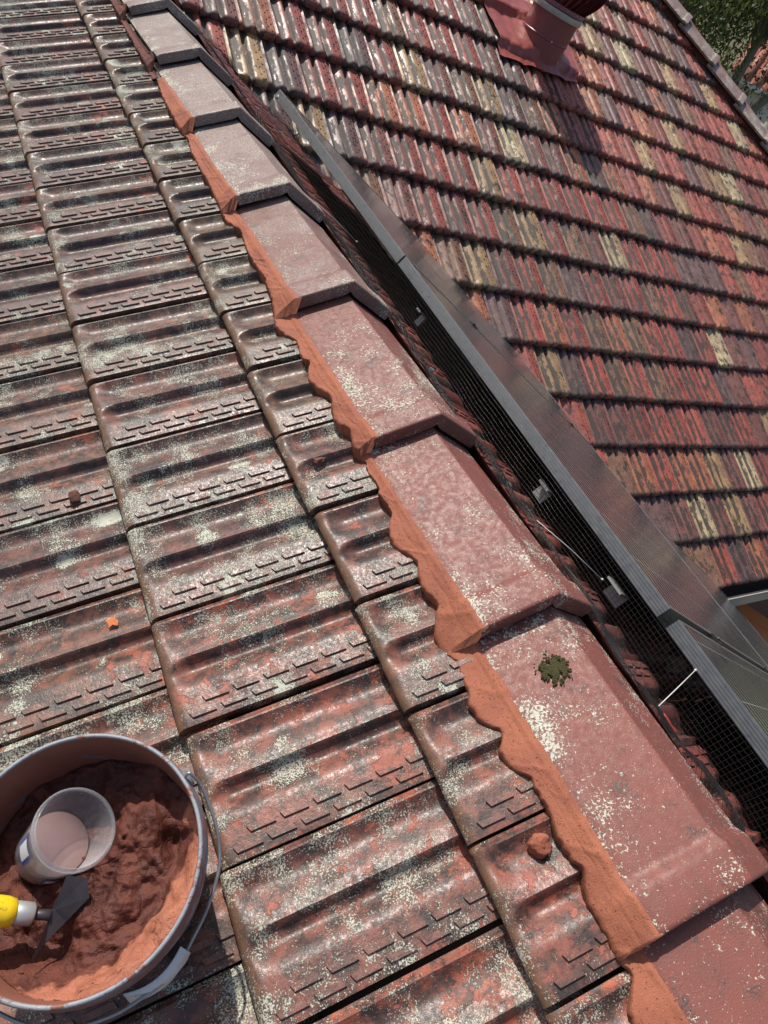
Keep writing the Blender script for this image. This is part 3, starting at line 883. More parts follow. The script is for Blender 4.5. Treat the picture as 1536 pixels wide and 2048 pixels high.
# points of the clips and ties (on the netting sheet): t, y
def mp(t, y, d=.004): return mesh_prof(t, y) + Vector((-.5, 0, .85)) * d
clip(mp(.56, 1.02), (-.5, -.25, .8), .016, 'round grey washer clip with a bent pin beside the fifth ridge cap', mp(.86, 1.06) - mp(.56, 1.02))
clip(mp(.62, .745), (-.2, -.1, .9), .010, 'small dark clip with a thin pin, second above the joint of the near caps', mp(.80, .70) - mp(.62, .745))
clip(mp(.50, .32), (-.5, -.2, .8), .015, 'dark round clip on the netting beside the stepped nose of the middle cap', mp(.58, .35) - mp(.50, .32))
clip(mp(.05, 2.66), (-.6, -.2, .7), .014, 'grey clip at the top corner of the netting', mp(.5, 2.60) - mp(.05, 2.66))
clip(mp(.12, 2.35), (-.6, -.2, .7), .012, 'grey clip near the upper panel frame, lower of the top pair', mp(.55, 2.42) - mp(.12, 2.35))
ties(mp(.74, 1.60, .01), mp(.26, 1.56, .01), 'short white tie crossing the netting beside the far caps')
ties(mp(.74, .105, .01), mp(.22, -.045, .01), 'long pale tie pointing to the white bracket under the frame')
ties(mp(.72, -.40, .012), mp(.08, -.345, .012), 'pale tie slanting above the little red stick')
# bracket plates under the frame seen through the netting
for i, (y, dd, hx, hy) in enumerate(((1.56 - .45, .05, .022, .014), (.275, .030, .017, .022), (-.075, .035, .036, .028))):
    c = Vector((XP, y, ZP)) + DP * dd - NP * .075
    mb = MB(); mb.box(c, DP * hx, Vector((0, hy, 0)), NP * .003); mb.box(c + DP * hx - NP * .02, DP * .003, Vector((0, hy, 0)), NP * .022)
    o = mb.build('roof_bracket', M['rail'], None, False)
    tag(o, ('far pale bracket plate behind the netting, beside the panel gap', 'small pale bracket plate with notch under the middle frame', 'wide pale bracket behind the netting below the long tie')[i], 'bracket', 'brackets under the panel frames')
# little red stick lying on the netting
mb = MB()
a, b = mp(.52, -.395, .012), mp(.44, -.455, .012)
pts = [a.lerp(b, i / 7) + Vector((.001 * math.sin(i * 2), 0, .001 * math.cos(i * 3))) for i in range(8)]
mb.tube(pts, [.006, .0085, .009, .0085, .009, .009, .0085, .006], 8)
M['redstick'] = plain('red_mortar_stick', (.36, .05, .04), .5, 0, 200, .7, .6)
o = mb.build('mortar_stick', M['redstick']); tag(o, 'small red stick of mortar lying on the black netting', 'stick')

# ------------------------------------------------------------------ roof ventilator
vb = Vector((3.30, 4.475, .214))
vent = empty('roof_ventilator', vb, 'maroon rotating roof ventilator with galvanised ring on the far slope', 'ventilator')
vax = Vector((.02, -.03, 1)).normalized()
R0 = .192
mb = MB(); mb.lathe(vb, vax, [(R0, -.14), (R0, .045), (R0 + .004, .049), (R0 + .004, .057), (R0, .061), (R0, .20), (R0 - .01, .20), (R0 - .01, -.1)], 56); sharp(mb.build('throat', M['vent'], vent))
mb = MB(); mb.lathe(vb, vax, [(R0 + .002, .20), (R0 + .014, .202), (R0 + .016, .206), (R0 + .016, .238), (R0 + .012, .242), (R0 - .03, .242)], 56); sharp(mb.build('ring', M['zinc'], vent))
mb = MB(); mb.lathe(vb, vax, [(R0 + .006, .243), (R0 + .012, .250), (R0 + .008, .275), (R0 - .02, .278), (R0 - .03, .26)], 56); sharp(mb.build('collar', M['vent'], vent))
hc = vb + vax * .43
uu = vax.orthogonal().normalized(); ww = vax.cross(uu)
vane = None
for k in range(30):
    V = []; F = []
    a0 = 2 * math.pi * k / 30
    for j in range(9):
        q = j / 8; hgt = -.16 + .32 * q
        rr = .20 + .085 * math.sin(q * math.pi)
        for i in range(3):
            a = a0 + i * .14 + .10 * math.sin(q * math.pi); r2 = rr - .03 * i * (1 if i < 2 else .8)
            V.append(tuple(hc + vax * hgt + (uu * math.cos(a) + ww * math.sin(a)) * r2))
    for j in range(8):
        for i in range(2): F.append((j * 3 + i, j * 3 + i + 1, (j + 1) * 3 + i + 1, (j + 1) * 3 + i))
    mobj('vane', V, F, M['vent'], vent)
mb = MB(); mb.lathe(hc, vax, [(0, .185), (.12, .18), (.20, .165), (.205, .155)], 48); mb.build('crown', M['vent'], vent)
for k in range(14):
    a = 2 * math.pi * k / 14
    d = uu * math.cos(a) + ww * math.sin(a)
    mb = MB(); mb.lathe(vb + vax * .264 + d * (R0 + .009), d, [(0, .005), (.004, .004), (.005, 0)], 8); mb.build('rivet', M['zinc'], vent)
for a, hh in ((3.6, .053), (4.4, -.05), (5.3, .053)):
    d = uu * math.cos(a) + ww * math.sin(a)
    mb = MB(); mb.lathe(vb + vax * hh + d * (R0 + .004), d, [(0, .006), (.006, .005), (.008, 0)], 8); mb.build('rivet', M['zinc'], vent)
# flashing dressed over the tiles
V = []; F = []
nx, ny = 46, 30
def p3h(x, y):
    sy = (YV - y) / c3
    r = math.ceil((sy - s3) / GA - 1e-6); u = s3 + r * GA - sy
    ph = PH.get(r, .15 if r % 2 == 0 else .65) % 1
    xl = ((x + .0935) / TW - ph) % 1.0 * TW
    return float(tile_h(np.array([xl]), np.array([max(0, u)]))[0]) - math.tan(TILT3) * u
for j in range(ny + 1):
    for i in range(nx + 1):
        a = i / nx; b = j / ny
        xl = 2.80 + .02 * math.sin(b * 7); xr = 3.66 + .03 * b
        x = xl + (xr - xl) * a
        yb_ = 4.225 + .030 * a + .012 * mnoise.noise(Vector((a * 9, 1, 1))) + .02 * math.exp(-((a - 1) / .1) ** 2)
        y = yb_ + (4.80 - yb_) * b
        z = (y - YV) * hz
        hts = [p3h(x + dx, y + dy) for dx in (-.02, 0, .02) for dy in (-.01, .01)]
        h = max(hts) * .7 + sum(hts) / 6 * .3 + .022 + .004 * mnoise.noise(Vector((x * 11, y * 13, 0)))
        rad = math.hypot(x - vb.x, (y - vb.y))
        h += .03 * math.exp(-max(0, rad - R0) / .04)
        V.append(Vector((x, y, z)) + B3[2] * h)
for j in range(ny):
    for i in range(nx): F.append((j * (nx + 1) + i, j * (nx + 1) + i + 1, (j + 1) * (nx + 1) + i + 1, (j + 1) * (nx + 1) + i))
mobj('flashing', V, F, M['lead'], vent)

# ------------------------------------------------------------------ bucket with mortar
bc = Vector((-.7788, -.3719, -.1105)); bz = Vector((-.3564, -.0794, .931)).normalized()
bu = Vector((.9343, -.0303, .3551)); bu = (bu - bz * bu.dot(bz)).normalized(); bw = bz.cross(bu)
BM = Matrix((bu, bw, bz)).transposed().to_4x4(); BM.translation = bc
def bl(u, w, z): return bc + bu * u + bw * w + bz * z
t = NT('grey_bucket_plastic'); v = t.tc()
spl = t.sm(t.add(t.noise(v, 16, 5, .65), t.mul(t.noise(v, 90, 3), .15)), .56, .62)
M['bucket'] = t.out(t.mix(t.mul(spl, .8), (.14, .155, .18), (.22, .085, .06)), t.sm(spl, 0, 1, .38, .75), t.bump(t.add(spl, t.mul(t.noise(v, 120, 3), .2)), .3, .001))
t = NT('bucket_inside_smeared'); v = t.tc()
spl = t.sm(t.noise(t.vmul(v, (1, 1, 1.6)), 11, 5, .7), .60, .66)
M['bucketin'] = t.out(t.mix(spl, t.mix(t.noise(v, 20, 4), (.17, .06, .04), (.26, .10, .065)), (.12, .135, .16)), .6, t.bump(t.noise(v, 90, 4, .7), .5, .0015))
bucket = empty('bucket', bc - bz * .248, 'round grey plastic bucket of red mortar standing on the tiles', 'bucket')
H = .248
mb = MB()
mb.lathe(bc, bz, [(.1405, 0), (.1425, -.0010), (.1440, -.004), (.1462, -.028), (.1462, -.032), (.1395, -.034), (.1385, -.054), (.1425, -.055), (.1425, -.062), (.1378, -.064), (.1345, -.10), (.118, -H + .004), (.112, -H), (0, -H)], 96)
sharp(mb.build('bucket_wall', M['bucket'], bucket), 30)
mb = MB(); mb.lathe(bc, bz, [(.1405, 0), (.1385, -.0012), (.1375, -.004), (.1345, -.06), (.116, -H + .006), (0, -H + .006)], 96)
mb.build('bucket_lining', M['bucketin'], bucket)
t = NT('scuffed_rim'); v = t.tc(); spl = t.sm(t.noise(v, 30, 5, .7), .52, .58)
M['rim'] = t.out(t.mix(spl, t.mix(t.noise(v, 90, 3), (.17, .18, .20), (.30, .31, .33)), (.20, .075, .05)), .55, t.bump(t.add(spl, t.noise(v, 200, 3)), .4, .001))
mb = MB(); mb.lathe(bc, bz, [(.1382, -.002), (.1390, .0010), (.1408, .0014), (.1428, .0004), (.1434, -.003), (.1420, -.0035)], 96); mb.build('rim', M['rim'], bucket)
# bail
M['bail'] = plain('galvanised_wire', (.33, .33, .33), .38, .7, 40, .3)
ear = bl(.134, .048, -.010)
P = [(.134, .046, -.006), (.1415, .048, .003), (.146, .044, -.002), (.152, .030, -.022), (.1555, -.005, -.042), (.154, -.030, -.052), (.1455, -.060, -.062), (.122, -.095, -.070), (.093, -.124, -.076), (.075, -.140, -.082), (.055, -.150, -.078), (.035, -.156, -.070), (.0, -.161, -.062), (-.04, -.156, -.055), (-.08, -.138, -.046), (-.115, -.105, -.036), (-.140, -.066, -.020), (-.147, -.05, -.002), (-.140, -.045, .003), (-.134, -.044, -.006)]
def smooth_pts(P, n=6):
    P = [Vector(p) for p in P]; out = []
    for i in range(len(P) - 1):
        a, b, c, d = P[max(0, i - 1)], P[i], P[i + 1], P[min(len(P) - 1, i + 2)]
        for k in range(n):
            t = k / n
            out.append(.5 * ((2 * b) + (c - a) * t + (2 * a - 5 * b + 4 * c - d) * t * t + (3 * b - a - 3 * c + d) * t ** 3))
    out.append(P[-1]); return out
mb = MB(); mb.tube([bl(*p) for p in smooth_pts(P)], .0022, 8); mb.build('bail_handle', M['bail'], bucket)
for (a, b) in ((.134, .046), (-.134, -.044)):
    d = (bu * a + bw * b).normalized(); mb = MB(); mb.lathe(bl(a, b, -.018) + d * -.001, d, [(0, .010), (.010, .009), (.013, .0)], 16); mb.build('ear', M['bucket'], bucket)
# torn white label
V = []; F = []
for j in range(13):
    a = -1.47 + .50 * j / 12
    for i in range(2):
        z = -.058 - .026 * i - (.006 * math.sin(j * 1.3) * i) + .004 * j / 12
        r = .147 + .006 * math.sin(j / 12 * math.pi) + .010 * i + .004 * j / 12
        V.append(bl(r * math.cos(a), r * math.sin(a), z))
for j in range(12): F.append((2 * j, 2 * j + 1, 2 * j + 3, 2 * j + 2))
M['paper'] = plain('white_label_paper', (.62, .62, .60), .7, 0, 40, .15)
o = mobj('paper_label', V, F, M['paper'], bucket)
md = o.modifiers.new('s', 'SOLIDIFY'); md.thickness = .0012

# mortar mass
def mix_h(u, w):
    r = math.hypot(u, w)
    h = -.092
    an = math.atan2(w, u)
    # heap against the side nearest the viewer and to the right
    d = math.cos(an - math.radians(-55))
    wall = max(0., (r - .098) / .036)
    h += (max(0, d + .25) / 1.25) ** .6 * .072 * min(1., wall) ** 1.1
    h += max(0, d) * .020 * min(1, r / .1)
    P = Vector((u * 15, w * 15, 1.3))
    rd = mnoise.ridged_multi_fractal(P * 1.1, 1.0, 2.1, 4, 1.0, 2.0) - 1.0
    h += .019 * mnoise.fractal(P, .9, 2.0, 5) + .012 * rd
    c = mnoise.cell(Vector((u * 48 + 3 * mnoise.noise(P * 2), w * 48, 2)))
    h += .003 * (c - .5)
    h += .020 * math.exp(-((u - .055) ** 2 + (w - .020) ** 2) / .0011) + .014 * math.exp(-((u - .085) ** 2 + (w - .035) ** 2) / .0005)
    h -= .018 * math.exp(-((u - .100) ** 2 + (w + .005) ** 2) / .0003)
    h += .010 * math.exp(-((u - .02) ** 2 + (w + .05) ** 2) / .0012)
    h += .0025 * mnoise.fractal(Vector((u * 120, w * 120, 5)), 1, 2, 3)
    return min(h, -.006)
V = []; F = []
nr, na = 64, 200
for j in range(nr + 1):
    for k in range(na):
        a = 2 * math.pi * k / na; q = j / nr
        r0 = q * .138
        u, w = r0 * math.cos(a), r0 * math.sin(a)
        z = mix_h(u, w)
        rl = .1340 + (z + .06) * .10 if z > -.06 else .1345 + (z + .06) * .096
        r = min(r0, rl - .0005)
        V.append(bl(r * math.cos(a), r * math.sin(a), z))
for j in range(nr):
    for k in range(na):
        k2 = (k + 1) % na
        F.append((j * na + k, (j + 1) * na + k, (j + 1) * na + k2, j * na + k2))
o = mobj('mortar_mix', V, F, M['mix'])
at = o.data.attributes.new('crust_or_lit', 'FLOAT', 'POINT')  # high outer mortar takes the painted sunlit tone, the rest the shaded one
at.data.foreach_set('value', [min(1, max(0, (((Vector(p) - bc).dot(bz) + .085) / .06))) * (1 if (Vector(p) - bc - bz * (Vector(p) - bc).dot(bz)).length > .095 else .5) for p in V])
tag(o, 'lumpy wet red mortar filling the grey bucket', 'mortar')

# plastic cup of water
def cup_glass():
    t = NT('clear_plastic')
    t.out((.86, .86, .88), .12, spec=.6)
    tr_ = t.n.new('ShaderNodeBsdfTransparent'); tr_.inputs[0].default_value = (.93, .93, .94, 1)
    lw = t.n.new('ShaderNodeLayerWeight'); lw.inputs[0].default_value = .35
    mx = t.n.new('ShaderNodeMixShader'); t.link(t.sm(lw.outputs['Facing'], .25, 1., .06, .55), mx.inputs[0])
    t.link(tr_.outputs[0], mx.inputs[1]); t.link(t.b.outputs[0], mx.inputs[2]); t.link(mx.outputs[0], t.n['Material Output'].inputs[0])
    return t.m
M['cup'] = cup_glass()
ctop = bl(.004, .036, -.012); cbase = bl(-.056, .040, -.100)
cax = (ctop - cbase).normalized(); CL = (ctop - cbase).length
cup = empty('plastic_cup', cbase, 'clear plastic cup tilted in the red mortar, holding murky water', 'cup')
mb = MB()
mb.lathe(cbase, cax, [(0, .002), (.035, .002), (.037, .004), (.046, CL - .012), (.0485, CL - .010), (.0485, CL - .004), (.0475, CL - .001), (.0455, CL), (.0445, CL - .002), (.0452, CL - .010), (.0442, CL - .013), (.0358, .005), (0, .0045)], 64)
sharp(mb.build('cup_wall', M['cup'], cup), 50)
mb = MB(); mb.lathe(cbase, cax, [(.0462, CL - .009), (.0487, CL - .0085), (.0487, CL - .0075), (.0462, CL - .007)], 64); mb.build('cup_ridge', M['cup'], cup)
M['label'] = plain('cup_label_blue', (.10, .12, .38), .4)
M['labelw'] = plain('cup_label_white', (.7, .7, .72), .5)
cu = cax.orthogonal().normalized(); cw = cax.cross(cu)
def cup_patch(a0, a1, h0, h1, mat, name, dr=.0006):
    V = []; F = []; n = 10
    for k in range(n + 1):
        a = a0 + (a1 - a0) * k / n
        for h in (h0, h1):
            r = .037 + .009 * (h / CL) + dr
            V.append(cbase + cax * h + (cu * math.cos(a) + cw * math.sin(a)) * r)
    for k in range(n): F.append((2 * k, 2 * k + 1, 2 * k + 3, 2 * k + 2))
    mobj(name, V, F, mat, cup)
adn = math.atan2((-bw).dot(cw), (-bw).dot(cu)); alf = math.atan2((-bu).dot(cw), (-bu).dot(cu))
cup_patch(alf - .35, alf + .35, .030, .075, M['label'], 'cup_label', .0005); cup_patch(alf - .22, alf + .22, .036, .069, M['labelw'], 'cup_label', .0010)
cup_patch(adn - .45, adn + .25, .018, .040, M['label'], 'cup_label', .0005); cup_patch(adn - .38, adn + .18, .022, .036, M['labelw'], 'cup_label', .0010)
M['water'] = plain('murky_water', (.30, .20, .185), .12, 0, 60, .12)
mb = MB(); WL = CL * .42
mb.lathe(cbase, cax, [(0, .006), (.0354, .006), (.0358 + .0085 * WL / CL - .0008, WL - .001), (.0358 + .0085 * WL / CL - .002, WL), (0, WL)], 48)
o = mb.build('murky_water', M['water']); tag(o, 'murky pinkish water standing inside the clear plastic cup', 'water')

# trowel
tr = empty('pointing_trowel', bl(-.05, -.05, -.09), 'small trowel with yellow handle stuck in the red mortar', 'trowel')
M['yellow'] = NT('yellow_handle'); t = M['yellow']; v = t.tc(); f = t.sm(t.noise(v, 45, 5, .7), .55, .63)
M['yellow'] = t.out(t.mix(t.mul(f, .85), (.78, .52, .01), (.06, .045, .02)), .4)
M['bladesteel'] = plain('smeared_blade_steel', (.060, .052, .058), .42, .5, 30, .5, .2)
A = [bl(-.0235, -.004, -.052), bl(-.073, -.080, -.050), bl(-.058, -.064, -.060), bl(-.030, -.048, -.066), bl(-.006, -.034, -.068), bl(-.004, -.012, -.064), bl(-.045, -.036, -.052)]
bn = (A[1] - A[0]).cross(A[4] - A[0]).normalized()
if bn.dot(Vector(CAM) - A[0]) < 0: bn = -bn
V = [p + bn * .0008 for p in A] + [p - bn * .0008 for p in A]; n = len(A)
order = [0, 6, 1, 2, 3, 4, 5]
F = [tuple(order), tuple(n + i for i in order[::-1])] + [(order[i], order[(i + 1) % n], n + order[(i + 1) % n], n + order[i]) for i in range(n)]
mobj('blade', V, F, M['bladesteel'], tr, False)
sh = [bl(-.046, -.039, -.053), bl(-.058, -.034, -.051), bl(-.066, -.031, -.047)]
mb = MB(); mb.tube(sh, [.0065, .0058, .0052], 10); mb.build('shank', M['bladesteel'], tr)
h0, h1 = bl(-.064, -.0315, -.049), bl(-.170, .016, .030); hd_ = (h1 - h0).normalized()
mb = MB(); mb.lathe(h0, hd_, [(0, 0), (.011, 0), (.0125, .002), (.0128, .020), (.012, .021)], 24); mb.build('ferrule', M['zinc'], tr)
mb = MB(); mb.lathe(h0, hd_, [(.012, .021), (.0148, .023), (.0165, .032), (.0170, .055), (.0155, .085), (.0170, .115), (.012, .130), (0, .132)], 24); mb.build('handle', M['yellow'], tr)

# ------------------------------------------------------------------ crumbs and debris
def lump(name, c, r, mat, label, cat, seed, sq=(1, 1, 1), group=None):
    bm = bmesh.new(); bmesh.ops.create_icosphere(bm, subdivisions=4, radius=1)
    for vtx in bm.verts:
        p = vtx.co.copy(); n = 1 + .22 * mnoise.fractal(p * 1.6 + Vector((seed, 0, 0)), 1, 2, 4) + .05 * mnoise.noise(p * 9)
        m = max(abs(p.x), abs(p.y), abs(p.z)); p = p.lerp(p / m * .8, .5) * n
        vtx.co = Vector((p.x * sq[0], p.y * sq[1], p.z * sq[2])) * r
    me = bpy.data.meshes.new(name); bm.to_mesh(me); bm.free()
    me.polygons.foreach_set('use_smooth', [True] * len(me.polygons)); me.materials.append(mat)
    o = bpy.data.objects.new(name, me); COL.objects.link(o); o.location = c; o.rotation_euler = (0, -T1, seed)
    tag(o, label, cat, group); return o
lump('mortar_lump', (-.166, -.552, -.096), .0165, M['mortar'], 'square crumb of fresh mortar on the dark tile under the last near cap', 'mortar lump', 2.0)
M['oldlump'] = plain('dry_old_mortar', (.11, .045, .032), .85, 0, 120, .5, .6)
lump('mortar_lump', (-.2, .276, -.114), .0125, M['oldlump'], 'dark dry mortar crumb lying in a pan below the mortar line', 'mortar lump', 5.0, (1, 1.3, .6))
lump('mortar_lump', (-.637, .393, -.333), .012, M['oldlump'], 'brown crumb caught on the grip bars, left of the middle course', 'mortar lump', 8.0, (1.3, 1, .5))
mb = MB(); c = Vector((-.6186, .0862, -.338))
pl = [(-.010, -.006), (-.004, -.011), (.004, -.008), (.011, -.010), (.008, -.001), (.012, .006), (.003, .010), (-.003, .006), (-.011, .009), (-.008, .001)]
V = [c + B1[0] * a + B1[1] * b + B1[2] * (.002 + .002 * math.sin(i * 2)) for i, (a, b) in enumerate(pl)]
V += [p + B1[2] * .0015 for p in V]; n = len(pl)
mb.add(V, [tuple(range(n))[::-1], tuple(n + i for i in range(n))] + [(i, (i + 1) % n, n + (i + 1) % n, n + i) for i in range(n)])
M['leaf'] = plain('orange_leaf_scrap', (.52, .15, .05), .6)
o = mb.build('leaf_scrap', M['leaf'], None, False); tag(o, 'small ragged orange scrap on the lichened tile left of the courses', 'scrap')

# moss cushion on the wing of a near cap
ph_ = .4424; uw = Vector((math.cos(ph_), 0, math.sin(ph_))); nw_ = Vector((-math.sin(ph_), 0, math.cos(ph_)))
V = []; F = []; rr = random.Random(12)
for _ in range(2600):
    a = rr.gauss(0, .42); b = rr.gauss(0, .34)
    if mnoise.noise(Vector((a * 3.1, b * 3.1, 4))) < -.32 + .45 * (a * a + b * b): continue
    c = kp((0, -.338, .0665 - .0265)) + uw * (-.062 + a * .028) + Vector((0, 1, 0)) * (b * .030) + nw_ * .001
    r = rr.uniform(.0010, .0022); i = len(V)
    d1_ = uw * r; d2_ = Vector((0, r, 0)); up_ = nw_ * r * rr.uniform(.8, 1.6)
    V += [c + d1_ - nw_ * .003, c + d2_ - nw_ * .003, c - d1_ - nw_ * .003, c - d2_ - nw_ * .003, c + up_]
    F += [(i, i + 1, i + 4), (i + 1, i + 2, i + 4), (i + 2, i + 3, i + 4), (i + 3, i, i + 4)]
M['moss'] = plain('green_moss', (.070, .066, .022), .95, 0, 120, .6)
o = mobj('moss_patch', V, F, M['moss']); tag(o, 'small olive green moss patch on the second nearest ridge cap', 'moss')

# ------------------------------------------------------------------ ground and surroundings
def ground_mat():
    t = NT('garden_ground'); v = t.tc()
    a = t.noise(v, .35, 6, .65); b = t.noise(v, 6, 5, .7)
    col = t.mix(t.sm(a, .42, .58), (.14, .075, .04), (.07, .10, .025)); col = t.mix(t.mul(b, .5), col, (.05, .06, .02))
    return t.out(col, .9, t.bump(b, .6, .05))
N = 40; V = []; F = []
for j in range(N + 1):
    for i in range(N + 1):
        x = -150 + 300 * i / N; y = -150 + 300 * j / N
        d = max(0, math.hypot(x - 2, y - 2) - 14)
        V.append((x, y, GZ + min(9, .045 * d) * (1 if x + y > 5 else .3) + .25 * mnoise.noise(Vector((x * .06, y * .06, 0)))))
for j in range(N):
    for i in range(N): F.append((j * (N + 1) + i, j * (N + 1) + i + 1, (j + 1) * (N + 1) + i + 1, (j + 1) * (N + 1) + i))
o = mobj('ground', V, F, ground_mat()); o['kind'] = 'structure'

# orange board leaning under the eaves
mb = MB()
bcx = Vector((5.75, .42, -2.78)); ax = Vector((.95, -.25, -.35)).normalized(); ay = Vector((.25, .9, -.12)); ay = (ay - ax * ay.dot(ax)).normalized(); an = ax.cross(ay)
mb.box(bcx, ax * 1.3, ay * .17, an * .012); mb.box(bcx + ay * .36, ax * 1.28, ay * .165, an * .012)
mb.box(bcx + ax * -.8 + ay * .18 - an * .03, ax * .04, ay * .34, an * .016); mb.box(bcx + ax * .8 + ay * .18 - an * .03, ax * .04, ay * .34, an * .016)
mb.box(bcx + ax * .2 + ay * .18 - an * .9, ax * .04, ay * .04, an * .86)
o = mb.build('orange_board', M['orange'], None, False); tag(o, 'bright orange plank board standing below the eaves at the right edge', 'board')

# leaves and trees
def leaf_mat(name, a, b):
    t = NT(name); v = t.tc()
    n = t.noise(v, 1.3, 4, .6); n2 = t.noise(v, 9, 2)
    col = t.mix(t.sm(t.add(t.mul(n, .65), t.mul(n2, .35)), .34, .66), a, b)
    t.out(col, .55)
    tr_ = t.n.new('ShaderNodeBsdfTranslucent'); t.put(tr_.inputs[0], t.mix(.4, col, (.16, .20, .03)))
    mx = t.n.new('ShaderNodeMixShader'); mx.inputs[0].default_value = .35
    t.link(t.b.outputs[0], mx.inputs[1]); t.link(tr_.outputs[0], mx.inputs[2]); t.link(mx.outputs[0], t.n['Material Output'].inputs[0])
    return t.m
M['leaf1'] = leaf_mat('gum_leaves', (.030, .050, .018), (.10, .13, .04)); M['leaf2'] = leaf_mat('yellow_green_leaves', (.05, .075, .02), (.17, .20, .05))
M['bark'] = plain('grey_bark', (.20, .19, .16), .85, 0, 5, .35, .6)
def tree(base, crown, n, lm, label, seed, limbs, ls=.10):
    rr = random.Random(seed)
    e = empty('gum_tree', base, label, 'tree', 'trees beyond the roof')
    base = Vector(base); tops = []
    mb = MB()
    for (c, r) in crown:
        c = Vector(c); k = base.lerp(c, .45) + Vector((rr.uniform(-.6, .6), rr.uniform(-.6, .6), 0))
        mb.tube([base, base.lerp(k, .6), k, k.lerp(c, .6) + Vector((rr.uniform(-.3, .3), rr.uniform(-.3, .3), .2)), c], [.20, .16, .12, .08, .03], 8)
        for q in range(5):
            d = Vector((rr.gauss(0, 1), rr.gauss(0, 1), rr.gauss(0, 1))).normalized()
            mb.tube([k.lerp(c, .5), c + d * r * .45, c + d * r * .85 + Vector((0, 0, -.2))], [.05, .03, .01], 5)
    mb.build('trunk', M['bark'], e)
    V = []; F = []
    for (c, r) in crown:
        c = Vector(c); m = int(n * r * r)
        cl = [c + Vector((rr.gauss(0, .55), rr.gauss(0, .55), rr.gauss(0, .45))) * r for _ in range(int(26 * r) + 8)]
        for _ in range(m):
            b = rr.choice(cl); p = b + Vector((rr.gauss(0, 1), rr.gauss(0, 1), rr.gauss(0, .8))) * (.26 * r ** .5)
            d = Vector((rr.gauss(0, .6), rr.gauss(0, .6), -.8 + rr.gauss(0, .5))).normalized(); s = d.cross(Vector((rr.gauss(0, 1), rr.gauss(0, 1), rr.gauss(0, 1)))).normalized()
            l = ls * rr.uniform(.7, 1.4); w = l * .22; i = len(V)
            V += [p, p + d * l * .5 + s * w, p + d * l, p + d * l * .5 - s * w]; F.append((i, i + 1, i + 2, i + 3))
    o = mobj('crown', V, F, lm, e, False); o['kind'] = 'stuff'
tree((15.5, 13.0, GZ), [((13.4, 13.2, 1.6), 2.3), ((15.6, 12.8, 2.9), 2.3), ((17.2, 11.9, 2.4), 1.5), ((14.6, 14.4, .6), 1.9), ((14.2, 15.0, 3.4), 2.4)], 2600, M['leaf1'], 'dark leafy gum tree filling the corner beyond the tiled hip', 3, None)
tree((21.0, 14.0, GZ), [((20.8, 14.0, 3.8), 2.2), ((19.2, 15.6, 4.2), 2.4), ((22.9, 13.0, 3.4), 1.6)], 1300, M['leaf2'], 'yellow green tree further back at the right edge', 5, None, .12)
tree((20.0, 24.0, GZ + .6), [((17.6, 23.8, 1.5), 3.4), ((20.5, 23.0, 2.4), 3.2), ((20.5, 25.5, 5.5), 3.4), ((30.5, 26.5, 3.6), 3.6)], 1500, M['leaf1'], 'tall dark gum tree farthest behind the other trees', 8, None, .16)
# bare leaning trunk close to the hip
mb = MB(); mb.tube([(11.9, 8.4, GZ), (12.3, 8.6, -1.6), (12.55, 8.72, .12), (13.35, 8.95, .9), (14.3, 9.2, 2.2)], [.20, .16, .115, .10, .06], 10)
mb.tube([(12.95, 8.85, .52), (12.9, 9.4, .75), (12.7, 10.0, 1.25)], [.05, .04, .02], 6)
e = empty('bare_tree', (11.9, 8.4, GZ), 'bare grey leaning trunk just beyond the hip caps', 'tree', 'trees beyond the roof')
mb.build('trunk', M['bark'], e)
# small bushes
def bush(c, r, label, lm, seed):
    rr = random.Random(seed); V = []; F = []
    c = Vector(c)
    for _ in range(2600):
        d = Vector((rr.gauss(0, 1), rr.gauss(0, 1), abs(rr.gauss(0, .8)))); p = c + d * r * .42
        a = Vector((rr.gauss(0, 1), rr.gauss(0, 1), rr.gauss(0, 1))).normalized(); s = a.orthogonal().normalized(); l = .09
        i = len(V); V += [p, p + a * l * .5 + s * l * .25, p + a * l, p + a * l * .5 - s * l * .25]; F.append((i, i + 1, i + 2, i + 3))
    o = mobj('garden_bush', V, F, lm, None, False); tag(o, label, 'bush', 'bushes beyond the roof')
bush((17.8, 11.6, -1.6), 1.5, 'green bush low beside the bare trunk', M['leaf2'], 3)
bush((19.6, 12.6, -1.2), 1.6, 'dark low bush behind the bare trunk', M['leaf1'], 4)

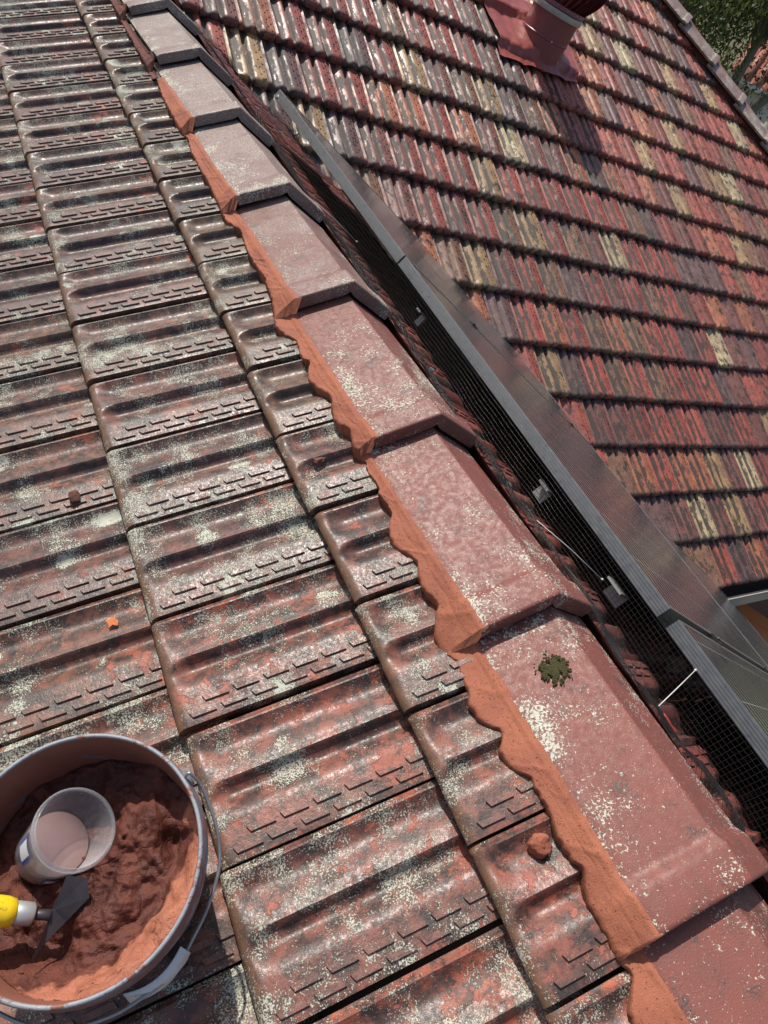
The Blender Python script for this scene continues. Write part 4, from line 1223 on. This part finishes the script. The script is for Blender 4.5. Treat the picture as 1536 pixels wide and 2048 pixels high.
# white neighbour house far behind
nb = empty('neighbour_house', (27.5, 21.0, GZ + .8), 'white walled house with red roof far behind the trees', 'house')
M['whitewall'] = plain('white_render', (.72, .73, .74), .7, 0, 2, .08)
M['redroof'] = plain('far_red_tiles', (.30, .10, .07), .6, 0, 3, .35)
d1 = Vector((.62, -.78, 0)); d2 = Vector((.78, .62, 0)); c = Vector((27.6, 20.6, GZ + .8))
def hbox(mb, u0, u1, v0, v1, z0, z1):
    mb.box(c + d1 * (u0 + u1) / 2 + d2 * (v0 + v1) / 2 + Vector((0, 0, (z0 + z1) / 2)), d1 * ((u1 - u0) / 2), d2 * ((v1 - v0) / 2), (0, 0, (z1 - z0) / 2))
mb = MB(); hbox(mb, -1.2, 6, 0, 6, 0, 3.55); mb.build('wall', M['whitewall'], nb, False)
mb = MB(); hbox(mb, -1.4, 6.2, -.4, -.3, 3.45, 3.62); mb.build('gutter', M['whitewall'], nb, False)
for i in range(16):
    mb = MB(); u = -1.4 + i * .475
    a = c + d1 * (u + .23) + d2 * -.3 + Vector((0, 0, 3.6)); b = c + d1 * (u + .23) + d2 * 3 + Vector((0, 0, 5.2))
    mb.tube([a, b], .16, 8); mb.build('roof_tile', M['redroof'], nb)
V = [c + d1 * -1.4 + d2 * -.3 + Vector((0, 0, 3.58)), c + d1 * 6.2 + d2 * -.3 + Vector((0, 0, 3.58)), c + d1 * 6.2 + d2 * 3 + Vector((0, 0, 5.15)), c + d1 * -1.4 + d2 * 3 + Vector((0, 0, 5.15)), c + d1 * 6.2 + d2 * 6.3 + Vector((0, 0, 3.58)), c + d1 * -1.4 + d2 * 6.3 + Vector((0, 0, 3.58))]
mobj('roof', V, [(0, 1, 2, 3), (3, 2, 4, 5)], M['redroof'], nb, False)
# closer neighbour roof at the right edge
nr_ = empty('neighbour_roof', (11.5, 7.0, GZ), 'low red tiled roof with cream capped ridge just beyond the hip', 'house')
c = Vector((10.9, 6.9, -.42)); dx = Vector((.55, -.83, 0)); dyv = Vector((-.78, -.50, -.36)).normalized()
mb = MB(); mb.box(c + dyv * 1.0 + dx * 1.6 + Vector((0, 0, -.12)), dx * 2.2, dyv * 1.1, dx.cross(dyv) * .02); mb.build('roof', M['redroof'], nr_, False)
mb = MB(); mb.box(c + dyv * 1.8 + dx * 1.6 + Vector((0, 0, -2.9)), dx * 2.0, Vector((-.4, -.26, 0)), (0, 0, 1.75)); mb.build('wall', M['brick'], nr_, False)
for i in range(11):
    mb = MB(); p = c + dx * (-.4 + i * .4); mb.tube([p + Vector((0, 0, -.02)), p + dyv * 2 + Vector((0, 0, -.02))], .085, 8); mb.build('roof_tile', M['redroof'], nr_)
for i in range(10):
    mb = MB(); p = c + dx * (-.6 + i * .44) + Vector((0, 0, .05)); mb.tube([p, p + dx * .43], [.12, .105], 10); mb.build('ridge_cap', M['redroof'], nr_)
print('tiles', count, 'near', n_near)
